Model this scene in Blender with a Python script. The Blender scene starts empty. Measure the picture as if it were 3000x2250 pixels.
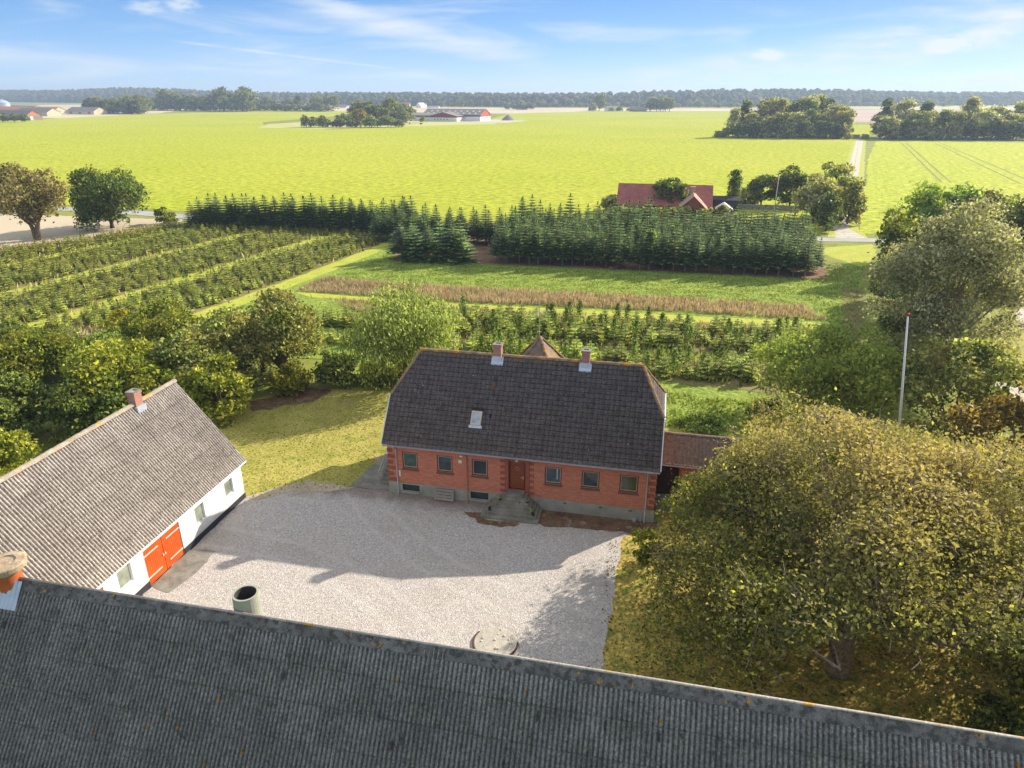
import bpy, bmesh, math, random
import numpy as np
from mathutils import Vector, Matrix
R = math.radians
random.seed(7)
scene = bpy.context.scene
COL = scene.collection

# ------------------------------------------------------------------ camera
cam = bpy.data.objects.new('camera', bpy.data.cameras.new('camera')); COL.objects.link(cam)
cam.location = (0, 0, 24)
cam.rotation_euler = (R(90 - 22.604), 0, R(12.1))
cam.data.sensor_width = 36
cam.data.lens = 36 * 1500 / 2212
cam.data.clip_start = 0.5; cam.data.clip_end = 30000
scene.camera = cam

# ------------------------------------------------------------------ light, sky, exposure
SUN_AZ, SUN_EL = 45.0, 28.0          # azimuth from +Y towards +X
SUN_STRENGTH, SKY_STRENGTH, EXPOSURE = 3.9, 0.15, 1.06
scene.view_settings.view_transform = 'Standard'
scene.view_settings.look = 'None'
scene.view_settings.exposure = EXPOSURE
scene.view_settings.gamma = 1
sd = bpy.data.lights.new('sun', 'SUN'); sd.energy = SUN_STRENGTH; sd.angle = R(0.55); sd.color = (1.0, 0.90, 0.76)
sun = bpy.data.objects.new('sun', sd); COL.objects.link(sun)
sv = Vector((math.sin(R(SUN_AZ)) * math.cos(R(SUN_EL)), math.cos(R(SUN_AZ)) * math.cos(R(SUN_EL)), math.sin(R(SUN_EL))))
sun.rotation_euler = sv.to_track_quat('Z', 'Y').to_euler(); sun.location = (40, 60, 60)


class NT:
    """tiny node-tree helper"""
    def __init__(s, tree): s.t = tree; s.n = tree.nodes; s.l = tree.links
    def node(s, typ, ins=None, **kw):
        n = s.n.new(typ)
        for k, v in kw.items(): setattr(n, k, v)
        for k, v in (ins or {}).items(): s.put(n.inputs[k], v)
        return n
    def put(s, sock, v):
        if isinstance(v, bpy.types.NodeSocket): s.l.new(v, sock)
        else: sock.default_value = v
    def math(s, op, a, b=None, c=None, clamp=False):
        n = s.n.new('ShaderNodeMath'); n.operation = op; n.use_clamp = clamp
        s.put(n.inputs[0], a)
        if b is not None: s.put(n.inputs[1], b)
        if c is not None: s.put(n.inputs[2], c)
        return n.outputs[0]
    def vmath(s, op, a, b=None, scale=None):
        n = s.n.new('ShaderNodeVectorMath'); n.operation = op
        s.put(n.inputs[0], a)
        if b is not None: s.put(n.inputs[1], b)
        if scale is not None: s.put(n.inputs['Scale'], scale)
        return n.outputs['Value'] if op in ('DOT_PRODUCT', 'LENGTH', 'DISTANCE') else n.outputs[0]
    def mix(s, f, a, b, blend='MIX'):
        n = s.n.new('ShaderNodeMix'); n.data_type = 'RGBA'; n.blend_type = blend
        s.put(n.inputs[0], f)
        s.put(n.inputs[6], a if isinstance(a, bpy.types.NodeSocket) else (*a, 1)); s.put(n.inputs[7], b if isinstance(b, bpy.types.NodeSocket) else (*b, 1))
        return n.outputs[2]
    def ramp(s, f, stops, interp='LINEAR'):
        n = s.n.new('ShaderNodeValToRGB'); n.color_ramp.interpolation = interp
        e = n.color_ramp.elements
        while len(e) > 1: e.remove(e[-1])
        e[0].position = stops[0][0]; c = stops[0][1]; e[0].color = (*c, 1) if len(c) == 3 else c
        for p, c in stops[1:]:
            x = e.new(p); x.color = (*c, 1) if len(c) == 3 else c
        s.put(n.inputs[0], f)
        return n.outputs[0]
    def smooth(s, v, a, b, lo=0.0, hi=1.0):
        n = s.n.new('ShaderNodeMapRange'); n.interpolation_type = 'SMOOTHSTEP'
        s.put(n.inputs[0], v); n.inputs[1].default_value = a; n.inputs[2].default_value = b; n.inputs[3].default_value = lo; n.inputs[4].default_value = hi
        return n.outputs[0]
    def noise(s, vec, scale, detail=3, rough=0.55, dist=0.0):
        n = s.node('ShaderNodeTexNoise', {'Scale': scale, 'Detail': detail, 'Roughness': rough, 'Distortion': dist})
        if vec is not None: s.l.new(vec, n.inputs['Vector'])
        return n.outputs['Fac']
    def scaled(s, vec, sc, rot=(0, 0, 0), loc=(0, 0, 0)):
        n = s.node('ShaderNodeMapping'); n.inputs['Scale'].default_value = sc; n.inputs['Rotation'].default_value = rot; n.inputs['Location'].default_value = loc
        s.l.new(vec, n.inputs['Vector']); return n.outputs[0]
    def coords(s, which='Object'):
        if not hasattr(s, '_tc'): s._tc = s.n.new('ShaderNodeTexCoord')
        return s._tc.outputs[which]


# world: Nishita sky, clouds placed by direction
world = bpy.data.worlds.new('World'); scene.world = world; world.use_nodes = True
w = NT(world.node_tree)
for n in list(w.n): w.n.remove(n)
gen = w.coords('Generated')
dirn = w.vmath('NORMALIZE', gen)
sep = w.node('ShaderNodeSeparateXYZ', {0: dirn})
zz = w.math('MAXIMUM', sep.outputs[2], 0.0)
# the blue deepens quickly above the horizon on this clear day
zst = w.math('ADD', w.math('MULTIPLY', w.math('POWER', zz, 0.85), 2.2), 0.035)
comb = w.node('ShaderNodeCombineXYZ', {0: sep.outputs[0], 1: sep.outputs[1], 2: zst})
sky = w.node('ShaderNodeTexSky', {'Vector': w.vmath('NORMALIZE', comb.outputs[0])}, sky_type='NISHITA', sun_disc=False, sun_elevation=R(SUN_EL), sun_rotation=R(SUN_AZ),
             altitude=50, air_density=1.0, dust_density=0.6, ozone_density=2.2)
skyc = sky.outputs[0]
def streak(nrm, mid, w0, halflen, soft):
    d = w.math('ABSOLUTE', w.vmath('DOT_PRODUCT', dirn, nrm))
    a = w.smooth(d, w0 * 0.15, w0, 1.0, 0.0)
    b = w.smooth(w.vmath('DISTANCE', dirn, mid), halflen * soft, halflen, 1.0, 0.0)
    return w.math('MULTIPLY', a, b)
wisp = w.noise(w.scaled(dirn, (9, 9, 60), (0, 0.22, 0)), 1.3, 6, 0.6, 0.4)
wisp2 = w.noise(w.scaled(dirn, (3, 3, 22), (0, -0.2, 0.3)), 1.6, 5, 0.55, 0.6)
cl = w.math('MULTIPLY', streak((-0.2404, -0.0075, -0.9706), (-0.3126, 0.9473, 0.0701), 0.017, 0.19, 0.5), w.smooth(wisp, 0.28, 0.75, 0.15, 0.42))
c2 = w.math('MULTIPLY', streak((-0.1156, -0.0108, -0.9932), (-0.4717, 0.8806, 0.0453), 0.0022, 0.15, 0.6), w.smooth(wisp, 0.3, 0.7, 0.15, 0.5))
c3 = w.math('MULTIPLY', streak((0.1551, 0.0178, -0.9877), (0.1769, 0.9832, 0.0455), 0.03, 0.30, 0.4), w.smooth(wisp, 0.30, 0.7, 0.05, 0.7))
c4 = w.math('MULTIPLY', w.smooth(wisp2, 0.42, 0.74, 0.0, 0.6), w.smooth(sep.outputs[2], 0.25, 0.02, 0.2, 1.0))
puff = w.noise(w.scaled(dirn, (60, 60, 150)), 1.0, 5, 0.6)
def blob(p, rx, gain):
    dd = w.vmath('SUBTRACT', dirn, p)
    dd = w.vmath('MULTIPLY', dd, (1, 1, 2.6))
    m = w.smooth(w.vmath('LENGTH', dd), rx * 0.2, rx, 1.0, 0.0)
    return w.math('MULTIPLY', w.smooth(w.math('ADD', puff, w.math('MULTIPLY', m, 0.35)), 0.52, 0.95), w.math('MULTIPLY', m, gain))
bs = [blob((-0.5719, 0.8144, 0.098), 0.038, .62), blob((-0.6015, 0.7934, 0.0932), 0.036, .5), blob((0.1098, 0.9929, 0.0459), 0.032, 1.0),
      blob((0.2951, 0.9541, 0.0507), 0.040, 0.9), blob((0.33, 0.942, 0.060), 0.05, 0.6), blob((0.3505, 0.9365, 0.010), 0.06, 0.7)]
tot = cl
for c in [c2, c3, c4] + bs: tot = w.math('ADD', tot, c)
tot = w.math('MINIMUM', tot, 0.9)
el = sep.outputs[2]
grad = w.ramp(w.math('MULTIPLY', zz, 4.0), [(0.0, (0.50, 0.70, 0.93)), (0.12, (0.40, 0.63, 0.94)), (0.26, (0.24, 0.51, 0.90)), (0.46, (0.12, 0.37, 0.82)), (1.0, (0.13, 0.32, 0.72))])
grad = w.vmath('SCALE', grad, scale=3.1)
# the clear patch is deeper blue towards the right
side = w.smooth(w.math('ADD', sep.outputs[0], w.math('MULTIPLY', zz, 3.0)), 0.1, 0.75, 0, 0.55)
grad = w.mix(side, grad, w.vmath('MULTIPLY', grad, (0.55, 0.75, 0.92)))
skyc = w.mix(0.80, skyc, grad)
# unseen whitish band high overhead, added to raise and neutralise the fill light
skyc = w.mix(w.smooth(el, 0.22, 0.55, 0, 0.85), skyc, (2.55, 2.6, 2.68))
skyc = w.mix(tot, skyc, (2.9, 3.05, 3.2))
bg = w.node('ShaderNodeBackground', {'Color': skyc, 'Strength': SKY_STRENGTH})
wo = w.node('ShaderNodeOutputWorld', {'Surface': bg.outputs[0]})

# ------------------------------------------------------------------ object helpers
def tag(o, label=None, cat=None, group=None, kind=None):
    if label: o['label'] = label
    if cat: o['category'] = cat
    if group: o['group'] = group
    if kind: o['kind'] = kind
    return o
def empty(name, label, cat, loc, rz=0.0, group=None):
    o = bpy.data.objects.new(name, None); COL.objects.link(o)
    o.location = loc; o.rotation_euler = (0, 0, rz); o.empty_display_size = 0.5
    return tag(o, label, cat, group)
def link(name, me, mats, parent=None, world_space=True):
    for m in (mats if isinstance(mats, (list, tuple)) else [mats]): me.materials.append(m)
    o = bpy.data.objects.new(name, me); COL.objects.link(o)
    if parent is not None:
        o.parent = parent
        if world_space: o.matrix_parent_inverse = Matrix.LocRotScale(parent_loc(parent), parent.rotation_euler, parent.scale).inverted()
    return o
def parent_loc(p):
    l = Vector(p.location); q = p.parent
    return l
def copy_thing(root, loc, rz=0.0, sc=(1, 1, 1), label=None, group=None):
    r = root.copy(); COL.objects.link(r); r.location = loc; r.rotation_euler = (0, 0, rz); r.scale = sc
    if label: r['label'] = label
    if group: r['group'] = group
    for ch in list(root.children):
        c = ch.copy(); COL.objects.link(c); c.parent = r
        for g in ch.children:
            d = g.copy(); COL.objects.link(d); d.parent = c
    return r

class MB:
    def __init__(s): s.v = []; s.f = []; s.m = []
    def add(s, vs, fs, mi=0):
        b = len(s.v); s.v += [tuple(v) for v in vs]; s.f += [tuple(b + i for i in f) for f in fs]; s.m += [mi] * len(fs); return s
    def quad(s, a, b, c, d, mi=0): return s.add([a, b, c, d], [(0, 1, 2, 3)], mi)
    def box(s, x0, x1, y0, y1, z0, z1, mi=0):
        v = [(x0, y0, z0), (x1, y0, z0), (x1, y1, z0), (x0, y1, z0), (x0, y0, z1), (x1, y0, z1), (x1, y1, z1), (x0, y1, z1)]
        return s.add(v, [(0, 3, 2, 1), (4, 5, 6, 7), (0, 1, 5, 4), (1, 2, 6, 5), (2, 3, 7, 6), (3, 0, 4, 7)], mi)
    def hexa(s, p, mi=0):
        return s.add(p, [(0, 3, 2, 1), (4, 5, 6, 7), (0, 1, 5, 4), (1, 2, 6, 5), (2, 3, 7, 6), (3, 0, 4, 7)], mi)
    def beam(s, a, b, wd, th, up=(0, 0, 1), mi=0):
        a = Vector(a); b = Vector(b); d = (b - a).normalized(); u = Vector(up)
        sx = d.cross(u)
        if sx.length < 1e-4: sx = d.cross(Vector((1, 0, 0)))
        sx.normalize(); u = sx.cross(d); sx *= wd / 2; u *= th / 2
        return s.hexa([a - sx - u, a + sx - u, b + sx - u, b - sx - u, a - sx + u, a + sx + u, b + sx + u, b - sx + u], mi)
    def tube(s, pts, rads, n=8, mi=0, caps=True):
        pts = [Vector(p) for p in pts]; b = len(s.v); prev = None
        for i, p in enumerate(pts):
            d = (pts[min(i + 1, len(pts) - 1)] - pts[max(i - 1, 0)]).normalized()
            if prev is None: a = d.orthogonal().normalized()
            else:
                a = prev - d * prev.dot(d)
                a = a.normalized() if a.length > 1e-5 else d.orthogonal().normalized()
            prev = a; c = d.cross(a); r = rads[i] if isinstance(rads, (list, tuple)) else rads
            for k in range(n):
                t = 2 * math.pi * k / n
                s.v.append(tuple(p + (a * math.cos(t) + c * math.sin(t)) * r))
        for i in range(len(pts) - 1):
            for k in range(n):
                s.f.append((b + i * n + k, b + i * n + (k + 1) % n, b + (i + 1) * n + (k + 1) % n, b + (i + 1) * n + k)); s.m.append(mi)
        if caps:
            s.f.append(tuple(b + k for k in range(n))[::-1]); s.m.append(mi)
            s.f.append(tuple(b + (len(pts) - 1) * n + k for k in range(n))); s.m.append(mi)
        return s
    def lathe(s, prof, c=(0, 0, 0), n=24, mi=0):
        b = len(s.v)
        for r, z in prof:
            for k in range(n):
                t = 2 * math.pi * k / n; s.v.append((c[0] + r * math.cos(t), c[1] + r * math.sin(t), c[2] + z))
        for i in range(len(prof) - 1):
            for k in range(n):
                s.f.append((b + i * n + k, b + i * n + (k + 1) % n, b + (i + 1) * n + (k + 1) % n, b + (i + 1) * n + k)); s.m.append(mi)
        return s
    def mesh(s, name, smooth=False):
        me = bpy.data.meshes.new(name); me.from_pydata(s.v, [], s.f)
        if len(set(s.m)) > 1: me.polygons.foreach_set('material_index', s.m)
        if smooth: me.polygons.foreach_set('use_smooth', [True] * len(me.polygons))
        me.update(); return me
    def build(s, name, mats, parent=None, smooth=False, world_space=True):
        return link(name, s.mesh(name, smooth), mats, parent, world_space)

def np_mesh(name, co, faces, smooth=False):
    """co (n,3), faces (m,k) of equal size k"""
    me = bpy.data.meshes.new(name); n = len(co); m, k = faces.shape
    me.vertices.add(n); me.vertices.foreach_set('co', np.asarray(co, np.float32).ravel())
    me.loops.add(m * k); me.loops.foreach_set('vertex_index', faces.astype(np.int32).ravel())
    me.polygons.add(m); me.polygons.foreach_set('loop_start', np.arange(0, m * k, k, dtype=np.int32)); me.polygons.foreach_set('loop_total', np.full(m, k, np.int32))
    if smooth: me.polygons.foreach_set('use_smooth', np.ones(m, bool))
    me.update(calc_edges=True); return me

# ------------------------------------------------------------------ materials
def new_mat(name):
    m = bpy.data.materials.new(name); m.use_nodes = True; t = NT(m.node_tree)
    for n in list(t.n): t.n.remove(n)
    t.out = t.node('ShaderNodeOutputMaterial'); return m, t
def principled(t, col, rough=0.8, spec=0.3, bump=None, bstr=0.3, bdist=0.02, metal=0.0):
    p = t.node('ShaderNodeBsdfPrincipled', {'Roughness': rough, 'Specular IOR Level': spec, 'Metallic': metal})
    t.put(p.inputs['Base Color'], col if isinstance(col, bpy.types.NodeSocket) else (*col, 1))
    if bump is not None:
        b = t.node('ShaderNodeBump', {'Height': bump, 'Strength': bstr, 'Distance': bdist}); t.l.new(b.outputs[0], p.inputs['Normal'])
    t.l.new(p.outputs[0], t.out.inputs[0]); return p
def plain(name, col, rough=0.6, spec=0.3, metal=0.0, var=0.15, scale=3.0):
    m, t = new_mat(name); v = t.coords()
    f = t.noise(v, scale, 4); g = t.noise(v, scale * 9, 3)
    f = t.math('ADD', t.math('MULTIPLY', f, 0.6), t.math('MULTIPLY', g, 0.4))
    c = t.ramp(f, [(0.3, tuple(x * (1 - var) for x in col)), (0.7, tuple(min(1, x * (1 + var)) for x in col))])
    principled(t, c, rough, spec, metal=metal, bump=g, bstr=0.12, bdist=0.01); return m
def layered(name, layers, rough=0.9, spec=0.15, bscale=20, bstr=0.5, bdist=0.03, fine=None, fine_amt=0.35, macro=None):
    """layers: list of (scale, detail, [(pos,col),...]) the first is the base, the others mixed in by a threshold (scale, detail, lo, hi, col)"""
    m, t = new_mat(name); v = t.coords()
    sc, de, st = layers[0]
    c = t.ramp(t.noise(v, sc, de, 0.6), st)
    for (sc, de, lo, hi, col) in layers[1:]:
        c = t.mix(t.smooth(t.noise(v, sc, de, 0.62), lo, hi), c, col)
    b = t.noise(v, bscale, 4, 0.6)
    if fine:
        g = t.noise(v, fine, 2, 0.7)
        c = t.mix(fine_amt, c, t.ramp(g, [(0.32, (0.12, 0.12, 0.12)), (0.5, (0.5, 0.5, 0.5)), (0.68, (0.93, 0.93, 0.93))]), 'OVERLAY')
    principled(t, c, rough, spec, bump=b, bstr=bstr, bdist=bdist); return m

def leaf_mat(name, cols, patch=None, patch_scale=0.35, trans=0.40, var=0.25, rough=0.55, zcol=None):
    """cols: list of ramp stops over the random value of every leaf; patch: colour of whole clumps"""
    m, t = new_mat(name); v = t.coords()
    geo = t.node('ShaderNodeNewGeometry'); info = t.node('ShaderNodeObjectInfo')
    n_ = len(cols) - 1      # stretch the range per leaf: foliage highlight and shade contrast put into the colour
    cols = [(p, tuple(min(.9, x * (0.42 + 0.98 * (i / n_) ** 0.8)) for x in c)) for i, (p, c) in enumerate(cols)]
    c = t.ramp(geo.outputs['Random Per Island'], cols)
    if patch:
        vv = t.vmath('ADD', v, t.vmath('SCALE', (7, 3, 5), scale=info.outputs['Random']))
        c = t.mix(t.smooth(t.noise(vv, patch_scale, 3), 0.42, 0.66, 0, 0.8), c, patch)
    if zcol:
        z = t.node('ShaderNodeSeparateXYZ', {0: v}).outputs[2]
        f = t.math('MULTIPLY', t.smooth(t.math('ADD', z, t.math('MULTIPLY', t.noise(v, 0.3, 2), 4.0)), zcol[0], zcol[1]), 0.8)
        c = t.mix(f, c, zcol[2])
    hsv = t.node('ShaderNodeHueSaturation', {'Color': c})
    t.put(hsv.inputs['Value'], t.math('ADD', 1 - var / 2, t.math('MULTIPLY', info.outputs['Random'], var)))
    t.put(hsv.inputs['Hue'], t.math('ADD', 0.49, t.math('MULTIPLY', info.outputs['Random'], 0.02)))
    c = hsv.outputs[0]
    p = t.node('ShaderNodeBsdfPrincipled', {'Base Color': c, 'Roughness': rough, 'Specular IOR Level': 0.25})
    tr = t.node('ShaderNodeBsdfTranslucent', {'Color': t.mix(1.0, c, (1.4, 1.42, 0.8), 'MULTIPLY')})
    mx = t.node('ShaderNodeMixShader', {0: trans, 1: p.outputs[0], 2: tr.outputs[0]}); t.l.new(mx.outputs[0], t.out.inputs[0]); return m

M = {}
M['bark'] = layered('bark', [(3, 4, [(0.3, (0.10, 0.075, 0.05)), (0.7, (0.24, 0.19, 0.14))])], bscale=14, bstr=0.8)
M['walnutbark'] = layered('furrowed walnut bark', [(5, 5, [(0.3, (0.16, 0.12, 0.08)), (0.7, (0.46, 0.36, 0.25))])], bscale=9, bstr=1.0, bdist=.06, fine=14)
M['twig'] = plain('twig bark', (0.30, 0.25, 0.17), 0.8)
M['darkbark'] = plain('dark bark', (0.09, 0.065, 0.045), 0.9)
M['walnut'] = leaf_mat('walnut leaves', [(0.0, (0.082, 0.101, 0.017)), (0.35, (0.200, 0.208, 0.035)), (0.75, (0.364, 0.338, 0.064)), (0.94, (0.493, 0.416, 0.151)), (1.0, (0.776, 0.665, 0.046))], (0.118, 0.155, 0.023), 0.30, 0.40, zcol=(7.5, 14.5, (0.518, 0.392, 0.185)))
M['willow'] = leaf_mat('willow leaves', [(0.0, (0.260, 0.358, 0.077)), (0.6, (0.389, 0.493, 0.121)), (1.0, (0.496, 0.582, 0.176))], None, trans=0.4)
M['yellowgreen'] = leaf_mat('yellow green leaves', [(0.0, (0.129, 0.168, 0.024)), (0.55, (0.351, 0.369, 0.049)), (0.93, (0.593, 0.554, 0.083)), (1.0, (0.807, 0.605, 0.033))], (0.185, 0.235, 0.033))
M['palebrown'] = leaf_mat('pale autumn leaves', [(0.0, (0.220, 0.243, 0.074)), (0.5, (0.456, 0.466, 0.163)), (1.0, (0.766, 0.767, 0.346))], (0.366, 0.323, 0.129))
M['olive'] = leaf_mat('olive leaves', [(0.0, (0.103, 0.145, 0.034)), (0.6, (0.267, 0.312, 0.075)), (1.0, (0.554, 0.558, 0.168))], (0.369, 0.312, 0.112))
M['green'] = leaf_mat('green leaves', [(0.0, (0.078, 0.112, 0.014)), (0.6, (0.195, 0.258, 0.031)), (1.0, (0.413, 0.434, 0.061))], (0.282, 0.272, 0.037))
M['darkgreen'] = leaf_mat('dark green leaves', [(0.0, (0.041, 0.079, 0.018)), (0.6, (0.103, 0.169, 0.033)), (1.0, (0.289, 0.337, 0.068))], (0.166, 0.169, 0.030))
M['bluegreen'] = leaf_mat('blue green leaves', [(0.0, (0.057, 0.104, 0.023)), (0.6, (0.168, 0.236, 0.053)), (1.0, (0.374, 0.428, 0.098))], None)
M['yellow'] = leaf_mat('yellow leaves', [(0.0, (0.18, 0.20, 0.02)), (1.0, (0.48, 0.45, 0.03))], None)
M['goldbrown'] = leaf_mat('golden brown leaves', [(0.0, (0.110, 0.083, 0.017)), (0.6, (0.297, 0.220, 0.044)), (1.0, (0.495, 0.363, 0.066))], (0.154, 0.143, 0.033))
M['browntree'] = leaf_mat('thin brown leaves', [(0.0, (0.159, 0.134, 0.044)), (0.6, (0.316, 0.270, 0.106)), (1.0, (0.489, 0.420, 0.180))], None)
M['far'] = leaf_mat('far tree leaves', [(0.0, (0.070, 0.101, 0.031)), (0.6, (0.181, 0.231, 0.070)), (1.0, (0.385, 0.403, 0.124))], (0.263, 0.242, 0.085), 0.12, var=0.5)
M['ashleaf'] = leaf_mat('pale ash leaves', [(0.0, (0.26, 0.26, 0.13)), (0.5, (0.42, 0.41, 0.22)), (1.0, (0.58, 0.56, 0.35))], (0.33, 0.35, 0.15), 0.3, trans=0.38)
M['fruitleaf'] = leaf_mat('fruit tree leaves', [(0.0, (0.26, 0.33, 0.06)), (0.55, (0.38, 0.45, 0.085)), (0.985, (0.44, 0.48, 0.10)), (1.0, (0.5, 0.34, 0.04))], (0.32, 0.41, 0.08), 0.4, trans=0.45)
M['fir'] = leaf_mat('fir needles', [(0.0, (0.077, 0.131, 0.035)), (0.6, (0.166, 0.252, 0.061)), (0.85, (0.242, 0.343, 0.090)), (1.0, (0.442, 0.545, 0.144))], None, trans=0.18, var=0.4)
M['smallfir'] = leaf_mat('young fir needles', [(0.0, (0.155, 0.200, 0.026)), (0.6, (0.289, 0.351, 0.049)), (1.0, (0.665, 0.668, 0.107))], None, trans=0.22, var=0.55)
M['sapling'] = leaf_mat('sapling leaves', [(0.0, (0.101, 0.157, 0.028)), (0.6, (0.228, 0.315, 0.066)), (1.0, (0.430, 0.508, 0.132))], None, trans=0.35, var=0.4)
M['drygrass'] = leaf_mat('dry grass', [(0.0, (0.713, 0.540, 0.391)), (0.5, (0.540, 0.414, 0.287)), (1.0, (0.506, 0.402, 0.276))], (0.380, 0.287, 0.184), 0.3, trans=0.3)
M['palegrass'] = leaf_mat('pale straw grass', [(0.0, (0.374, 0.287, 0.156)), (1.0, (0.682, 0.575, 0.384))], None, trans=0.3)
M['weeds'] = leaf_mat('weeds', [(0.0, (0.117, 0.143, 0.030)), (0.5, (0.260, 0.273, 0.072)), (0.85, (0.416, 0.325, 0.144)), (1.0, (0.546, 0.455, 0.240))], (0.143, 0.208, 0.036), 0.12, trans=0.3)
M['meadowgrass'] = leaf_mat('meadow grass', [(0.0, (0.273, 0.334, 0.069)), (0.5, (0.263, 0.317, 0.063)), (1.0, (0.315, 0.352, 0.081))], (0.210, 0.290, 0.046), 0.5, trans=0.3)
M['lawngrass'] = leaf_mat('lawn grass', [(0.0, (0.16, 0.16, 0.02)), (0.6, (0.28, 0.26, 0.045)), (1.0, (0.42, 0.38, 0.09))], None, trans=0.25)
M['fallen'] = leaf_mat('fallen leaves', [(0.0, (0.135, 0.081, 0.026)), (0.5, (0.351, 0.216, 0.052)), (1.0, (0.567, 0.405, 0.091))], None, trans=0.1)
M['lichen'] = plain('orange lichen', (0.55, 0.24, 0.02), 0.95, 0.05, var=0.4, scale=12)

# ground materials
def field_mat(name, base, dark, warm, rowdir=None):
    m, t = new_mat(name); v = t.coords()
    n1 = t.noise(v, 0.010, 5, 0.6); n2 = t.noise(t.scaled(v, (0.6, 1.6, 1)), 0.16, 5, 0.7); n3 = t.noise(t.scaled(v, (0.5, 1.0, 1), (0, 0, 0.2)), 0.9, 8, 0.82)
    c = t.ramp(n1, [(0.3, base), (0.7, warm)])
    c = t.mix(t.smooth(n2, 0.50, 0.80, 0, 0.6), c, dark)
    c = t.mix(0.9, c, t.ramp(n3, [(0.36, (0.10, 0.10, 0.10)), (0.5, (0.5, 0.5, 0.5)), (0.64, (0.82, 0.82, 0.82))]), 'OVERLAY')
    # weedy dark drifts
    n4 = t.noise(t.scaled(v, (0.55, 2.6, 1), (0, 0, 0.35)), 0.035, 6, 0.72)
    c = t.mix(t.smooth(n4, 0.60, 0.74, 0, 0.6), c, (0.17, 0.21, 0.035))
    if rowdir is not None:
        u = t.node('ShaderNodeSeparateXYZ', {0: t.scaled(v, (1, 1, 1), (0, 0, rowdir))}).outputs[0]      # tramlines every 24 m, two ruts each
        for o_ in (0.0, 0.08):
            tr = t.math('ABSOLUTE', t.math('SUBTRACT', t.math('FRACT', t.math('ADD', t.math('DIVIDE', t.math('ADD', u, t.math('MULTIPLY', t.noise(v, 0.03, 3), 5.0)), 24.0), o_)), 0.5))
            c = t.mix(t.math('MULTIPLY', t.smooth(tr, 0.014, 0.004, 0, 0.5), t.smooth(t.noise(v, 0.02, 3), 0.45, 0.6)), c, dark)
        u = t.node('ShaderNodeSeparateXYZ', {0: t.scaled(v, (1, 1, 1), (0, 0, rowdir))}).outputs[0]
        tr = t.math('ABSOLUTE', t.math('SUBTRACT', t.math('FRACT', t.math('DIVIDE', u, 2.4)), 0.5))
        c = t.mix(t.smooth(tr, 0.40, 0.5, 0, 0.28), c, dark)
    principled(t, c, 0.95, 0.05, bump=n3, bstr=0.5, bdist=0.15); return m
M['field'] = field_mat('crop field', (0.37, 0.42, 0.03), (0.22, 0.28, 0.028), (0.46, 0.47, 0.06), rowdir=R(-62))
M['field2'] = field_mat('drilled crop field', (0.40, 0.46, 0.05), (0.25, 0.31, 0.03), (0.48, 0.50, 0.07), rowdir=R(13))
M['base'] = layered('rough grass', [(0.15, 5, [(0.3, (0.17, 0.20, 0.03)), (0.7, (0.30, 0.33, 0.06))]), (0.6, 4, 0.5, 0.7, (0.30, 0.26, 0.12))], bscale=2.5, fine=4, bdist=0.1)
M['lawn'] = layered('mown lawn', [(0.25, 5, [(0.3, (0.27, 0.26, 0.05)), (0.6, (0.39, 0.345, 0.09)), (0.75, (0.31, 0.31, 0.05))]), (0.8, 5, 0.50, 0.70, (0.21, 0.23, 0.04)), (0.35, 5, 0.62, 0.72, (0.42, 0.33, 0.16)), (2.5, 5, 0.62, 0.72, (0.44, 0.38, 0.15))], bscale=5, fine=7, fine_amt=0.45, bdist=0.05)
M['treelawn'] = layered('leaf strewn lawn', [(0.5, 5, [(0.3, (0.28, 0.21, 0.055)), (0.5, (0.46, 0.35, 0.085)), (0.7, (0.37, 0.33, 0.07))]), (1.4, 5, 0.46, 0.64, (0.19, 0.21, 0.04))], bscale=6, fine=6, fine_amt=0.6, bdist=0.05)
M['lane'] = layered('mown lane grass', [(0.4, 5, [(0.3, (0.33, 0.40, 0.035)), (0.7, (0.48, 0.48, 0.08))]), (0.9, 5, 0.55, 0.72, (0.42, 0.33, 0.15))], bscale=3, fine=5, bdist=0.06)
M['meadow'] = layered('lush meadow', [(0.3, 5, [(0.3, (0.18, 0.26, 0.035)), (0.7, (0.30, 0.37, 0.06))]), (1.1, 5, 0.55, 0.72, (0.10, 0.19, 0.02))], bscale=1.6, fine=3, bstr=0.9, bdist=0.25)
M['soil'] = layered('weedy plantation soil', [(0.5, 5, [(0.3, (0.16, 0.17, 0.04)), (0.7, (0.28, 0.23, 0.10))])], bscale=3, fine=5, bdist=0.1)
M['needlefloor'] = layered('needle litter', [(0.6, 5, [(0.3, (0.16, 0.09, 0.05)), (0.7, (0.30, 0.19, 0.11))])], bscale=3, fine=5, bdist=0.1)
M['litter'] = layered('red brown leaf litter', [(1.2, 5, [(0.3, (0.10, 0.055, 0.035)), (0.7, (0.24, 0.14, 0.09))]), (2.0, 4, 0.52, 0.66, (0.16, 0.17, 0.05)), (1.3, 4, 0.56, 0.7, (0.30, 0.26, 0.22))], bscale=8, fine=12, bdist=0.05)
M['dirt'] = layered('bare sandy dirt', [(0.8, 5, [(0.3, (0.38, 0.30, 0.20)), (0.7, (0.52, 0.44, 0.33))])], bscale=8, fine=9, bdist=0.04)
M['stubble'] = layered('stubble field', [(0.01, 5, [(0.3, (0.50, 0.42, 0.29)), (0.7, (0.64, 0.55, 0.38))])], bscale=0.5, bstr=0.2)
M['plough'] = layered('ploughed field', [(0.01, 5, [(0.3, (0.42, 0.31, 0.23)), (0.7, (0.54, 0.42, 0.32))])], bscale=0.5, bstr=0.2)
M['palefield'] = layered('pale green field', [(0.01, 5, [(0.3, (0.42, 0.46, 0.14)), (0.7, (0.52, 0.50, 0.20))])], bscale=0.5, bstr=0.2)
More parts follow.
